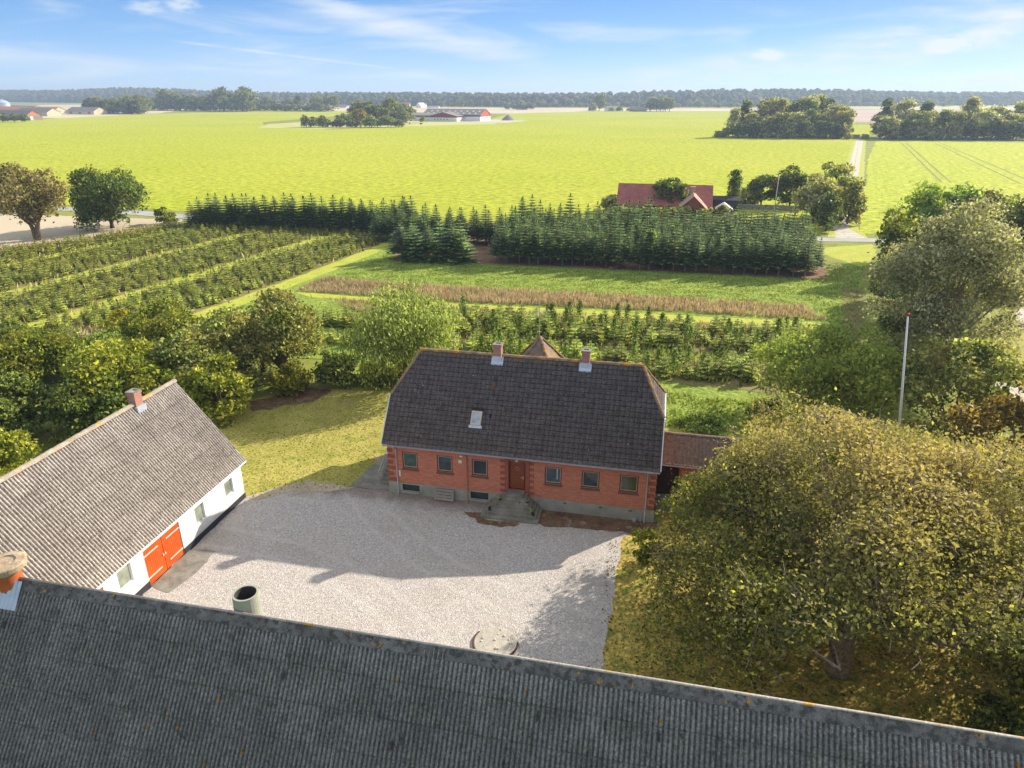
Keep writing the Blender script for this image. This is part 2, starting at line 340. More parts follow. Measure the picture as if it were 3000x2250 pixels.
M['asphalt'] = layered('pale worn asphalt', [(0.3, 4, [(0.3, (0.34, 0.33, 0.32)), (0.7, (0.46, 0.45, 0.44))])], bscale=20)
M['track'] = layered('gravel track', [(0.7, 5, [(0.3, (0.44, 0.39, 0.31)), (0.7, (0.62, 0.57, 0.48))])], bscale=10, fine=4)
M['concrete'] = layered('weathered concrete', [(1.5, 6, [(0.3, (0.15, 0.145, 0.12)), (0.7, (0.30, 0.29, 0.25))]), (4, 4, 0.60, 0.75, (0.09, 0.085, 0.06))], bscale=25, bdist=0.01, fine=30, fine_amt=0.25)
M['plinth'] = layered('plinth render', [(1.2, 5, [(0.3, (0.25, 0.26, 0.22)), (0.7, (0.37, 0.37, 0.33))]), (0.9, 4, 0.6, 0.75, (0.19, 0.185, 0.15))], bscale=25, bdist=0.01)

def gravel_mat():
    m, t = new_mat('yard gravel'); v = t.coords()
    vo = t.node('ShaderNodeTexVoronoi', {'Vector': v, 'Scale': 20.0}); vo2 = t.node('ShaderNodeTexVoronoi', {'Vector': v, 'Scale': 7.5})
    c = t.ramp(t.node('ShaderNodeSeparateColor', {0: vo.outputs['Color']}).outputs[0], [(0.0, (0.33, 0.295, 0.265)), (0.25, (0.47, 0.435, 0.40)), (0.75, (0.57, 0.535, 0.495)), (1.0, (0.72, 0.69, 0.65))])
    c = t.mix(t.smooth(vo2.outputs['Distance'], 0.35, 0.75, 0, 0.25), c, (0.26, 0.22, 0.19))
    c = t.mix(t.smooth(t.noise(v, 0.22, 5, 0.6), 0.45, 0.75, 0, 0.35), c, (0.36, 0.30, 0.24))
    # faint wheel-worn arcs
    c = t.mix(t.smooth(t.noise(t.scaled(v, (0.25, 1.6, 1), (0, 0, 0.15)), 0.9, 4), 0.52, 0.7, 0, 0.25), c, (0.62, 0.55, 0.47))
    y = t.node('ShaderNodeSeparateXYZ', {0: v}).outputs[1]
    for (px, py, rad) in ((-24.0, 8.0, 21.0), (-24.0, 8.0, 22.7), (2.0, 52.0, 24.5), (2.0, 52.0, 26.2)):      # tyre arcs across the yard
        dd = t.math('ABSOLUTE', t.math('SUBTRACT', t.vmath('DISTANCE', v, (px, py, 0)), rad))
        f_ = t.math('MULTIPLY', t.smooth(t.math('ADD', dd, t.math('MULTIPLY', t.noise(v, 1.3, 4), 0.5)), 0.55, 0.25), 0.22)
        c = t.mix(f_, c, (0.70, 0.66, 0.60))
    c = t.mix(t.smooth(t.noise(v, 0.9, 6, 0.75), 0.60, 0.74, 0, 0.4), c, (0.30, 0.26, 0.20))
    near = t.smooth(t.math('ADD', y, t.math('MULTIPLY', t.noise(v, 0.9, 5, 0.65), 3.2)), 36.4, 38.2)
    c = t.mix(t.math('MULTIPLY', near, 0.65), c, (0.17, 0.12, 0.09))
    b = t.math('ADD', vo.outputs['Distance'], t.noise(v, 40, 2))
    principled(t, c, 0.9, 0.15, bump=b, bstr=0.8, bdist=0.03); return m
M['gravel'] = gravel_mat()

def sheet_roof_mat(name, base_lo, base_hi, ax, along, lichen_amt, stain, stain_shade=(0.05, 0.05, 0.05), spots=True, trough=(0.152, 24.55, 0.75, 7.72, 1.28)):
    """corrugated fibre-cement: ax 0/1 = axis of the ridge; slope distance from z"""
    m, t = new_mat(name); v = t.coords()
    s = t.node('ShaderNodeSeparateXYZ', {0: v}); u = s.outputs[ax]; d = t.math('MULTIPLY', s.outputs[2], 1.28)
    row = t.math('FLOOR', t.math('DIVIDE', d, 1.1)); colm = t.math('FLOOR', t.math('DIVIDE', u, 1.05))
    wn = t.node('ShaderNodeTexWhiteNoise', {'Vector': t.node('ShaderNodeCombineXYZ', {0: row, 1: colm}).outputs[0]}).outputs[0]
    c = t.ramp(t.noise(v, 1.1, 6, 0.65), [(0.3, base_lo), (0.7, base_hi)])
    c = t.mix(t.math('MULTIPLY', wn, 0.30), c, tuple(x * 0.62 for x in base_lo))
    streakv = t.scaled(v, (5.5, 0.5, 0.5) if ax == 0 else (0.5, 5.5, 0.5))
    c = t.mix(t.smooth(t.noise(streakv, 1.5, 5, 0.7), 0.52, 0.75, 0, 0.55), c, stain_shade)
    c = t.mix(t.smooth(t.noise(v, 9, 4, 0.7), 0.56, 0.74, 0, 0.65), c, stain)
    if spots:
        vo = t.node('ShaderNodeTexVoronoi', {'Vector': v, 'Scale': 1.7}); vc = t.node('ShaderNodeSeparateColor', {0: vo.outputs['Color']})
        sp = t.math('MULTIPLY', t.smooth(t.math('ADD', vo.outputs['Distance'], t.math('MULTIPLY', t.noise(v, 14, 3), 0.10)), 0.20, 0.15), t.math('GREATER_THAN', vc.outputs[0], 1 - lichen_amt))
        c = t.mix(t.math('MULTIPLY', sp, 0.85), c, (0.42, 0.20, 0.03))
        vo = t.node('ShaderNodeTexVoronoi', {'Vector': v, 'Scale': 4.0}); vc = t.node('ShaderNodeSeparateColor', {0: vo.outputs['Color']})
        sp = t.math('MULTIPLY', t.smooth(vo.outputs['Distance'], 0.12, 0.08), t.math('GREATER_THAN', vc.outputs[1], 0.86))
        c = t.mix(t.math('MULTIPLY', sp, 0.7), c, (0.5, 0.5, 0.47))
        vo = t.node('ShaderNodeTexVoronoi', {'Vector': t.scaled(v, (3.2, 0.9, 0.9) if ax == 0 else (0.9, 3.2, 0.9)), 'Scale': 1.0}); vc = t.node('ShaderNodeSeparateColor', {0: vo.outputs['Color']})
        sp = t.math('MULTIPLY', t.smooth(t.math('ADD', vo.outputs['Distance'], t.math('MULTIPLY', t.noise(v, 12, 3), 0.2)), 0.30, 0.2), t.math('GREATER_THAN', vc.outputs[2], 0.80))
        c = t.mix(t.math('MULTIPLY', sp, 0.8), c, (0.025, 0.025, 0.028))
    c = t.mix(t.smooth(t.noise(t.scaled(v, (1, 1, 1)), 3.2, 6, 0.8), 0.50, 0.70, 0, 0.6), c, stain_shade)
    wv = t.math('SINE', t.math('ADD', t.math('MULTIPLY', t.math('ADD', u, trough[1]), 2 * math.pi / trough[0]), -math.pi / 2))   # troughs painted darker as relief shade, together with lichen and dirt
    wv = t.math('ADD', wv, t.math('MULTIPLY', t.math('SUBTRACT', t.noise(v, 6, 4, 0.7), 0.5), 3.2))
    c = t.mix(t.smooth(wv, -0.5, 0.9, 0, trough[2]), c, stain_shade)
    lap = t.math('FRACT', t.math('DIVIDE', t.math('MULTIPLY', t.math('SUBTRACT', trough[3], s.outputs[2]), trough[4]), 1.11))
    c = t.mix(t.smooth(lap, 0.035, 0.0, 0, 0.75), c, (0.02, 0.02, 0.02))
    c = t.mix(0.8, c, t.ramp(t.noise(v, 13, 5, 0.8), [(0.34, (0.15, 0.15, 0.15)), (0.5, (0.5, 0.5, 0.5)), (0.66, (0.88, 0.88, 0.88))]), 'OVERLAY')
    c = t.mix(0.5, c, t.ramp(t.noise(v, 38, 3, 0.75), [(0.3, (0.1, 0.1, 0.1)), (0.5, (0.5, 0.5, 0.5)), (0.7, (0.9, 0.9, 0.9))]), 'OVERLAY')
    principled(t, c, 0.92, 0.15, bump=t.noise(v, 45, 3), bstr=0.5, bdist=0.01); return m
M['nearroof'] = sheet_roof_mat('grey corrugated sheet', (0.20, 0.197, 0.19), (0.32, 0.315, 0.30), 0, 1, 0.2, (0.38, 0.38, 0.36), stain_shade=(0.045, 0.044, 0.044))
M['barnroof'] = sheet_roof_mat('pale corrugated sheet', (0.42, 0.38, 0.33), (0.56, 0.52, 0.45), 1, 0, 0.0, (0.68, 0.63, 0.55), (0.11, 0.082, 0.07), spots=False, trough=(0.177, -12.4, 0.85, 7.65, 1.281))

def tile_mat(name, lo, hi, spot, amt=0.5):
    m, t = new_mat(name); v = t.coords(); s = t.node('ShaderNodeSeparateXYZ', {0: v})
    a = t.math('FLOOR', t.math('DIVIDE', t.math('ADD', s.outputs[0], 16.1), 0.31)); b = t.math('FLOOR', t.math('DIVIDE', t.math('MULTIPLY', t.math('SUBTRACT', 8.75, s.outputs[2]), 1.277), 0.33))
    wn = t.node('ShaderNodeTexWhiteNoise', {'Vector': t.node('ShaderNodeCombineXYZ', {0: a, 1: b}).outputs[0]}).outputs[0]
    c = t.mix(wn, lo, hi)
    fu = t.math('FRACT', t.math('DIVIDE', t.math('ADD', s.outputs[0], 16.12), 17.14 / 55)); fv = t.math('FRACT', t.math('DIVIDE', t.math('MULTIPLY', t.math('SUBTRACT', 8.75, s.outputs[2]), 1.277), 6.371 / 20))
    c = t.mix(t.smooth(t.math('ABSOLUTE', t.math('SUBTRACT', fu, 0.5)), 0.22, 0.02, 0, 0.35), c, (0.022, 0.019, 0.018))  # tile troughs painted darker so the relief shows
    c = t.mix(t.smooth(t.math('ADD', fv, t.math('MULTIPLY', t.noise(v, 7, 3, .7), .3)), 0.34, 0.16, 0, 0.85), c, (0.012, 0.010, 0.010))
    c = t.mix(0.8, c, t.ramp(t.noise(v, 11, 4, .8), [(.34, (.15, .15, .15)), (.5, (.5, .5, .5)), (.66, (.85, .85, .85))]), 'OVERLAY')
    c = t.mix(t.smooth(t.noise(t.scaled(v, (1, 1, 0.5)), 9, 4, 0.7), 0.58, 0.72, 0, amt), c, spot)
    vo = t.node('ShaderNodeTexVoronoi', {'Vector': v, 'Scale': 2.2}); vc = t.node('ShaderNodeSeparateColor', {0: vo.outputs['Color']})
    sp = t.math('MULTIPLY', t.smooth(vo.outputs['Distance'], 0.12, 0.08), t.math('GREATER_THAN', vc.outputs[0], 0.9))
    c = t.mix(t.math('MULTIPLY', sp, 0.8), c, (0.4, 0.4, 0.35))
    lz = t.math('ADD', s.outputs[2], t.math('MULTIPLY', t.noise(v, 1.2, 5, 0.7), 0.9))
    c = t.mix(t.math('MULTIPLY', t.smooth(lz, 8.95, 9.35), 0.75), c, (0.26, 0.15, 0.04))
    principled(t, c, 0.85, 0.2, bump=t.noise(v, 40, 3), bstr=0.3, bdist=0.01); return m
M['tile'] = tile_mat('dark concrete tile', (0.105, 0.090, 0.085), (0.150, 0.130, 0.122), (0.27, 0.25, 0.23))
M['gabletile'] = tile_mat('sunlit gable tile', (0.12, 0.095, 0.08), (0.20, 0.16, 0.14), (0.26, 0.22, 0.19))  # paler copy of the roof tile, sunlight put into its colour
M['ridgetile'] = layered('lichened ridge tile', [(1.6, 5, [(0.35, (0.14, 0.11, 0.09)), (0.6, (0.30, 0.22, 0.14))]), (2.2, 5, 0.50, 0.62, (0.50, 0.24, 0.03))], bscale=20, fine=16)
M['nearridge'] = layered('lichened grey ridge cap', [(1.6, 5, [(0.35, (0.10, 0.10, 0.095)), (0.65, (0.20, 0.195, 0.185))]), (5.0, 5, 0.46, 0.62, (0.07, 0.07, 0.065)), (3.0, 5, 0.64, 0.68, (0.42, 0.22, 0.03))], bscale=30, fine=28, bdist=0.01)
M['barnridge'] = layered('lichened barn ridge cap', [(1.6, 5, [(0.35, (0.30, 0.26, 0.2)), (0.65, (0.44, 0.38, 0.3))]), (1.7, 5, 0.54, 0.68, (0.56, 0.30, 0.06))], bscale=20, fine=16)  # pale cap with orange lichen patches
M['ridgepale'] = layered('pale ridge roll', [(1.6, 5, [(0.35, (0.34, 0.30, 0.25)), (0.65, (0.46, 0.42, 0.36))]), (1.3, 5, 0.60, 0.66, (0.60, 0.30, 0.03))], bscale=20, fine=16)  # sunlit rim along the ridge put into a paler colour
M['pantile'] = layered('brown pantile', [(4, 4, [(0.3, (0.17, 0.125, 0.10)), (0.7, (0.32, 0.25, 0.20))])], bscale=30, fine=12)
M['oldtile'] = layered('lichened wing tile', [(2, 5, [(0.3, (0.24, 0.17, 0.12)), (0.7, (0.38, 0.29, 0.21))]), (1.1, 5, 0.55, 0.66, (0.58, 0.27, 0.03))], bscale=10, fine=14)

def brick_mat(name, c1, c2, mortar, sc=1.0):
    m, t = new_mat(name); v = t.coords(); s = t.node('ShaderNodeSeparateXYZ', {0: v})
    vec = t.node('ShaderNodeCombineXYZ', {0: t.math('ADD', s.outputs[0], s.outputs[1]), 1: s.outputs[2]}).outputs[0]
    b = t.node('ShaderNodeTexBrick', {'Vector': vec, 'Color1': (*c1, 1), 'Color2': (*c2, 1), 'Mortar': (*mortar, 1), 'Scale': 1.0, 'Mortar Size': 0.011 * sc, 'Brick Width': 0.24 * sc, 'Row Height': 0.074 * sc, 'Bias': 0.0, 'Mortar Smooth': 0.2})
    c = t.mix(t.smooth(t.noise(v, 1.2, 5, 0.7), 0.45, 0.75, 0, 0.35), b.outputs[0], tuple(x * 0.7 for x in c1))
    c = t.mix(t.smooth(t.noise(v, 5, 4, 0.7), 0.55, 0.75, 0, 0.3), c, (0.62, 0.36, 0.27))
    principled(t, c, 0.9, 0.15, bump=b.outputs['Fac'], bstr=-0.5, bdist=0.008); return m
M['brick'] = brick_mat('red brick', (0.66, 0.25, 0.155), (0.52, 0.17, 0.10), (0.30, 0.155, 0.11), 1.15)
M['brickdark'] = brick_mat('darker trim brick', (0.36, 0.10, 0.055), (0.29, 0.08, 0.045), (0.22, 0.11, 0.08))
M['chimneybrick'] = brick_mat('chimney brick', (0.42, 0.15, 0.10), (0.34, 0.11, 0.075), (0.46, 0.38, 0.32))
M['white'] = layered('white limewash', [(0.8, 5, [(0.3, (0.76, 0.75, 0.73)), (0.7, (0.86, 0.85, 0.83))]), (0.9, 5, 0.60, 0.8, (0.60, 0.58, 0.54)), (3.5, 5, 0.66, 0.74, (0.55, 0.53, 0.5))], bscale=6, bstr=0.25)
def splash(m):
    t = NT(m.node_tree); p = [n for n in t.n if n.type == 'BSDF_PRINCIPLED'][0]; src = p.inputs['Base Color'].links[0].from_socket; v = t.coords()
    z = t.node('ShaderNodeSeparateXYZ', {0: v}).outputs[2]
    f = t.smooth(t.math('ADD', z, t.math('MULTIPLY', t.noise(v, 2.2, 6, .75), -1.1)), 0.35, -0.25, 0, .55)
    c = t.mix(f, src, (.42, .38, .32)); run = t.noise(t.scaled(v, (4, 4, .35)), 1.3, 5, .7)
    t.l.new(t.mix(t.smooth(run, .58, .75, 0, .35), c, (.52, .50, .46)), p.inputs['Base Color'])
splash(M['white'])
M['tar'] = plain('tarred base', (0.035, 0.035, 0.045), 0.7)
M['redpaint'] = layered('orange red door paint', [(1.5, 5, [(0.3, (0.50, 0.075, 0.012)), (0.7, (0.62, 0.12, 0.025))]), (6, 4, 0.62, 0.75, (0.40, 0.10, 0.04))], rough=.5, bscale=20, bstr=.2)
M['galv'] = plain('galvanised strap', (0.62, 0.58, 0.50), 0.5, 0.4)
M['zinc'] = plain('zinc flashing', (0.50, 0.58, 0.66), 0.45, 0.5, 0.3)
M['gutter'] = plain('grey gutter', (0.42, 0.42, 0.43), 0.5)
M['brownwood'] = plain('brown window frame', (0.12, 0.028, 0.014), 0.45)
M['cream'] = plain('cream window edge', (0.58, 0.50, 0.40), 0.5)
M['doorwood'] = plain('red brown door', (0.22, 0.055, 0.02), 0.4, var=0.25, scale=5)
M['darkwood'] = plain('dark stained boards', (0.045, 0.025, 0.016), 0.8, var=0.4)
M['greywood'] = plain('weathered grey wood', (0.27, 0.25, 0.22), 0.9, var=0.3)
M['sillstone'] = plain('dark sill', (0.15, 0.085, 0.055), 0.8)
M['metal'] = plain('brushed metal', (0.6, 0.6, 0.6), 0.35, 0.5, 0.7)
M['pole'] = plain('white pole paint', (0.75, 0.75, 0.76), 0.35)
M['red'] = plain('red paint', (0.5, 0.03, 0.03), 0.5)
M['terracotta'] = plain('orange clay pipe', (0.44, 0.115, 0.03), 0.7, var=0.25)
M['cap'] = layered('mossy stone cap', [(3, 5, [(0.3, (0.30, 0.22, 0.14)), (0.7, (0.52, 0.42, 0.29))]), (2.5, 4, 0.60, 0.68, (0.60, 0.50, 0.10))], bscale=12, fine=14)
M['flue'] = layered('lichened concrete flue', [(2, 5, [(0.3, (0.30, 0.31, 0.24)), (0.7, (0.42, 0.42, 0.33))])], bscale=20)
M['soot'] = plain('sooty inside', (0.06, 0.06, 0.055), 0.95)
M['black'] = plain('black plastic', (0.01, 0.01, 0.01), 0.4)
M['farroofgrey'] = plain('far grey roof', (0.24, 0.22, 0.20), 0.9, scale=0.2)
M['farroofred'] = plain('far red roof', (0.50, 0.20, 0.12), 0.9, scale=0.2)
M['farwallcream'] = plain('far cream wall', (0.66, 0.56, 0.36), 0.9, scale=0.2)
M['farwallorange'] = plain('far orange gable', (0.62, 0.22, 0.10), 0.9, scale=0.2)
M['farwallwhite'] = plain('far white wall', (0.80, 0.80, 0.78), 0.9, scale=0.2)
M['farwallbrick'] = plain('far red brick wall', (0.34, 0.11, 0.07), 0.9, scale=0.2)
M['farwallmaroon'] = plain('far maroon boards', (0.26, 0.045, 0.035), 0.9, scale=0.2)
M['farwallgrey'] = plain('far grey brick', (0.28, 0.24, 0.2), 0.9, scale=0.2)
M['maroonroof'] = layered('maroon sheet roof', [(0.5, 5, [(0.3, (0.30, 0.10, 0.085)), (0.7, (0.40, 0.15, 0.12))])], bscale=4, fine=3)
M['pinkroof'] = layered('pale pink roof', [(0.8, 5, [(0.3, (0.42, 0.26, 0.19)), (0.7, (0.54, 0.36, 0.27))])], bscale=4)  # paler and pinker than the main roof
M['skylightsheet'] = plain('translucent roof light', (0.75, 0.75, 0.72), 0.5)
def glass_mat(name, col, rough=0.06):
    m, t = new_mat(name); v = t.coords()
    c = t.ramp(t.noise(v, 1.6, 3), [(0.35, col), (0.65, tuple(x * 1.9 for x in col))])
    principled(t, c, rough, 0.6); return m
M['glass'] = glass_mat('dark window glass', (0.028, 0.042, 0.045))
M['glassteal'] = glass_mat('green curtained glass', (0.04, 0.075, 0.062), 0.12)
M['glassblue'] = glass_mat('dim blue glass', (0.035, 0.055, 0.075), 0.05)
M['glassdark'] = glass_mat('deep dark glass', (0.018, 0.026, 0.03), 0.05)
M['glassolive'] = glass_mat('reflecting olive glass', (0.03, 0.034, 0.028), 0.04)
M['barnglass'] = glass_mat('dusty barn glass', (0.17, 0.19, 0.15), 0.35)
M['skylightglass'] = glass_mat('pale skylight glass', (0.30, 0.32, 0.34), 0.2)

# ------------------------------------------------------------------ ground sheets
def poly_sheet(name, pts, z, m, jit=0.0, step=1.5, seed=1, kind='structure', label=None, cat=None):
    rng = random.Random(seed); out = []
    for i, p in enumerate(pts):
        q = pts[(i + 1) % len(pts)]; L = math.dist(p, q); k = max(1, int(L / step)) if jit else 1
        for j in range(k):
            f = j / k; out.append((p[0] + (q[0] - p[0]) * f + rng.uniform(-jit, jit), p[1] + (q[1] - p[1]) * f + rng.uniform(-jit, jit), z))
    bm = bmesh.new(); vs = [bm.verts.new(p) for p in out]
    es = [bm.edges.new((vs[i], vs[(i + 1) % len(vs)])) for i in range(len(vs))]
    bmesh.ops.triangle_fill(bm, use_beauty=True, use_dissolve=False, edges=es, normal=(0, 0, 1))
    me = bpy.data.meshes.new(name); bm.to_mesh(me); bm.free()
    o = link(name, me, m); return tag(o, label, cat, kind=kind)
S = 9000
poly_sheet('ground', [(-S, -300), (S, -300), (S, 9500), (-S, 9500)], 0.0, M['base'])
poly_sheet('crop_field', [(-210, 139.8), (-148, 140), (-134, 143.5), (-101, 138), (-60, 136.5), (31, 141), (38, 160), (48.5, 212), (73, 322), (98, 425), (106, 466), (112, 560), (118, 800), (112, 1240),
           (-110, 1200), (-217, 997), (-183, 712), (-210, 655), (-240, 600), (-330, 560), (-380, 640), (-430, 1110), (-545, 1107), (-650, 1195), (-700, 900), (-662, 690), (-648, 609), (-640, 400), (-420, 200)], 0.03, M['field'], 0.8, 12)
poly_sheet('drilled_field', [(36.5, 141), (70, 148), (330, 160), (700, 420), (420, 448), (250, 452), (118, 448), (112, 440), (80, 322), (56, 222), (42, 168)], 0.03, M['field2'], 0.4, 10)
poly_sheet('stubble_field', [(-110, 1200), (112, 1240), (118, 1500), (-380, 1480), (-800, 1700), (-1500, 1900), (-1700, 1300), (-800, 1150), (-660, 1200), (-545, 1110), (-217, 1000)], 0.06, M['stubble'], 2, 40)
poly_sheet('stubble_strip', [(-2200, 1250), (-850, 1180), (-700, 910), (-662, 700), (-900, 700), (-2200, 900)], 0.08, M['stubble'], 2, 40)
poly_sheet('ploughed_field', [(112, 1235), (118, 800), (250, 700), (1400, 1000), (3200, 2700), (1135, 2700), (600, 1900), (110, 1520)], 0.06, M['plough'], 2, 40)
poly_sheet('far_green_field', [(200, 1850), (900, 2100), (1500, 2300), (1200, 1500), (300, 1500)], 0.12, M['palefield'], 2, 40)
poly_sheet('far_green_field', [(118, 520), (240, 500), (420, 470), (900, 560), (700, 700), (130, 690)], 0.09, M['field'], 2, 30)
poly_sheet('paddock', [(-262, 520), (-150, 640), (-172, 705), (-200, 745), (-330, 760), (-350, 600), (-320, 530)], 0.07, M['palefield'], 1, 15)
poly_sheet('farm_yard', [(-196, 690), (-150, 668), (-138, 730), (-175, 760), (-200, 740)], 0.09, M['track'], 1, 10)
poly_sheet('road', [(-230, 124), (-165, 127.2), (-142, 131), (-129, 134.4), (-111, 132), (-98, 130.0), (-60, 128.8), (10, 130.2), (30, 132.4), (70, 138), (130, 150),
           (130, 154), (70, 142), (34, 136.4), (10, 134.4), (-60, 133), (-97, 134.4), (-110.5, 136.8), (-130, 139.5), (-148, 135), (-165, 131.5), (-230, 128)], 0.05, M['asphalt'])
poly_sheet('verge', [(24, 124), (31, 129), (36, 131), (34.5, 122), (30, 112)], 0.02, M['lane'], 0.3)
for off in (-0.95, 0.95):
    c = [(33.0, 136.2), (34.0, 148.5), (39.5, 170), (52, 222), (76.4, 326), (101, 430), (110, 467)]
    poly_sheet('farm_track', [(x + off - 0.62 - y * .0006, y) for x, y in c] + [(x + off + 0.62 + y * .0006, y) for x, y in c[::-1]], 0.055, M['track'], 0.12, 2, seed=int(off * 10) + 20)
c = [(33.0, 136.2), (34.0, 148.5), (39.5, 170), (52, 222), (76.4, 326), (101, 430), (110, 467)]
poly_sheet('track_verge', [(x - 3.2, y) for x, y in c] + [(x + 3.4, y) for x, y in c[::-1]], 0.045, M['lane'], 0.3, 3)
poly_sheet('farm_track', [(30.8, 136.0), (36.5, 136.6), (35.2, 147), (33, 147)], 0.065, M['track'], 0.15, 1.5, seed=71)
for x0, y0, x1, y1 in ((122.2, 430, 79.9, 235), (124.6, 430, 82.4, 235), (139, 430, 101, 235), (141.8, 430, 105.5, 235)):
    poly_sheet('wheel_track', [(x0 - .35, y0), (x0 + .35, y0), (x1 + .35, y1), (x1 - .35, y1)], 0.06, M['base'], 0.08, 4)
# meadow, lanes, plantation
poly_sheet('meadow', [(-60, 117.5), (-46.5, 117.5), (-44, 122), (-30, 122), (-26, 104), (26, 102), (30, 131), (34, 131), (27, 99), (22.5, 77), (18, 58), (-24, 57), (-40, 60), (-52, 66), (-50, 90)], 0.015, M['meadow'], 0.3)
poly_sheet('plantation_soil', [(-125, 50), (-110, 96), (-97, 124), (-46, 120), (-46, 116.8), (-49.7, 90.8), (-53, 69.4), (-56, 50)], 0.018, M['soil'], 0.3)
def lane(name, pts, wd, z=0.035, m='lane', jit=0.18):
    poly_sheet(name, [(x - wd / 2, y) for x, y in pts] + [(x + wd / 2, y) for x, y in pts[::-1]], z, M[m], jit, 1.4, seed=int(abs(pts[0][0])))
LA = [(-103, 60), (-97.4, 85.1), (-93.1, 107.5), (-90.6, 121)]
LB = [(-86, 48), (-82.8, 71.2), (-80.0, 91.4), (-75.3, 118)]
LC = [(-70.5, 40), (-68.2, 57.3), (-67.2, 67.0), (-65.0, 84.9), (-59.8, 118)]
LD = [(-54.5, 50), (-52.1, 69.4), (-48.7, 90.8), (-45.8, 118)]
lane('grass_lane', LA, 3.0); lane('grass_lane', LB, 3.2); lane('grass_lane', LC, 3.4); lane('grass_lane', LD, 2.8)
poly_sheet('dry_verge', [(-150, 60), (-118, 92), (-108, 95), (-101, 103), (-95.5, 123), (-98, 129), (-150, 127)], 0.022, M['stubble'], 0.5)
poly_sheet('fir_floor', [(-26, 102.5), (23.5, 103.2), (26, 129), (-46, 127), (-92, 125), (-92, 120.5), (-47, 123.5), (-41, 101), (-34, 101)], 0.04, M['needlefloor'], 0.3)
poly_sheet('young_plot', [(-23.5, 77), (17.2, 77.5), (17.5, 70), (11, 58.8), (-19, 61.5), (-23, 66)], 0.03, M['soil'], 0.3)
poly_sheet('mown_strip', [(-38, 60.5), (-30, 61.6), (-19, 64.6), (-7, 67.2), (8.4, 68.6), (14, 69.2), (14, 67.2), (8.4, 66.3), (-7, 64.9), (-18, 62.6), (-30, 59), (-38, 57.5)], 0.045, M['meadow'], 0.2)
poly_sheet('mown_lane', [(-47, 81.2), (-24, 80.3), (17.5, 81.4), (20.5, 79), (18, 78.8), (-22, 78.6), (-44, 79.3)], 0.036, M['lane'], 0.15)
poly_sheet('worn_path', [(24.6, 99), (27.1, 99.5), (22.3, 77), (17.5, 58), (14, 50), (12, 50), (16, 60), (20.2, 78)], 0.03, M['soil'], 0.3)
# yard
poly_sheet('lawn', [(-34.5, 33.5), (-24.6, 34.1), (-22.6, 36.3), (-18.2, 36.5), (-16, 40), (2, 46), (12, 44), (16, 49), (12, 57), (2, 57), (-6, 58.5), (-20, 53), (-26, 52), (-31, 51.5), (-35, 45)], 0.02, M['lawn'], 0.2)
poly_sheet('kitchen_garden', [(1.5, 50), (11, 49), (13, 58), (-4, 59.5), (-4, 53)], 0.028, M['meadow'], 0.3)
poly_sheet('tree_lawn', [(1.5, 36.6), (-1.6, 35.0), (-1.6, 29.2), (-2.0, 22), (-2.0, 12), (30, 12), (34, 36), (26, 46), (12, 44), (6, 41), (2, 41)], 0.024, M['treelawn'], 0.15)
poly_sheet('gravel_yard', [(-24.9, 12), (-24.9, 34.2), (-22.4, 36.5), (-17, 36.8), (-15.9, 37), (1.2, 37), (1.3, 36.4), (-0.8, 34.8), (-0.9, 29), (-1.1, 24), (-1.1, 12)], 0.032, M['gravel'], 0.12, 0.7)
poly_sheet('leaf_litter', [(-6.0, 36.8), (1.2, 36.8), (1.0, 35.4), (-2.0, 35.2), (-4.5, 35.0), (-5.6, 34.9), (-6.0, 35.3)], 0.038, M['litter'], 0.15, 0.5)
poly_sheet('leaf_litter', [(-10.6, 35.5), (-9.5, 35.6), (-9.4, 34.9), (-7.0, 34.95), (-7.2, 34.45), (-8.6, 34.3), (-9.5, 34.5), (-10.2, 35.0)], 0.038, M['litter'], 0.12, 0.4, seed=4)
poly_sheet('bare_dirt', [(-24.9, 34.1), (-22.6, 36.6), (-20.5, 36.9), (-18.4, 36.7), (-20, 35.9), (-22.4, 35.4), (-24, 33.8)], 0.036, M['dirt'], 0.15, 0.5)
poly_sheet('bare_dirt', [(-33, 47.5), (-29.8, 51.8), (-27, 51.5), (-27.6, 49.2), (-31.5, 46)], 0.036, M['litter'], 0.25, 0.6, seed=8)
poly_sheet('concrete_path', [(-16.05, 36.75), (-18.9, 36.75), (-18.75, 38.2), (-18.2, 42.2), (-17.6, 46), (-16.2, 46)], 0.05, M['concrete'], 0.03, 1.0)
poly_sheet('door_apron', [(-24.9, 25.1), (-24.9, 28.4), (-23.4, 28.6), (-23.2, 26.6), (-23.6, 24.8)], 0.045, M['concrete'], 0.05, 0.5)
poly_sheet('neighbour_lawn', [(44, 97), (70, 105), (80, 60), (40, 48), (30, 55), (31, 66), (33, 75), (37, 82), (42, 93)], 0.03, M['lawn'], 0.3)
poly_sheet('neighbour_drive', [(44, 95), (41, 88), (39.5, 82), (44, 84), (52, 78), (60, 92)], 0.04, M['track'], 0.3)
poly_sheet('neighbour_path', [(29.4, 62), (30.6, 66.5), (32.2, 65.5), (33.0, 60.5), (31.6, 59)], 0.04, M['track'], 0.15)

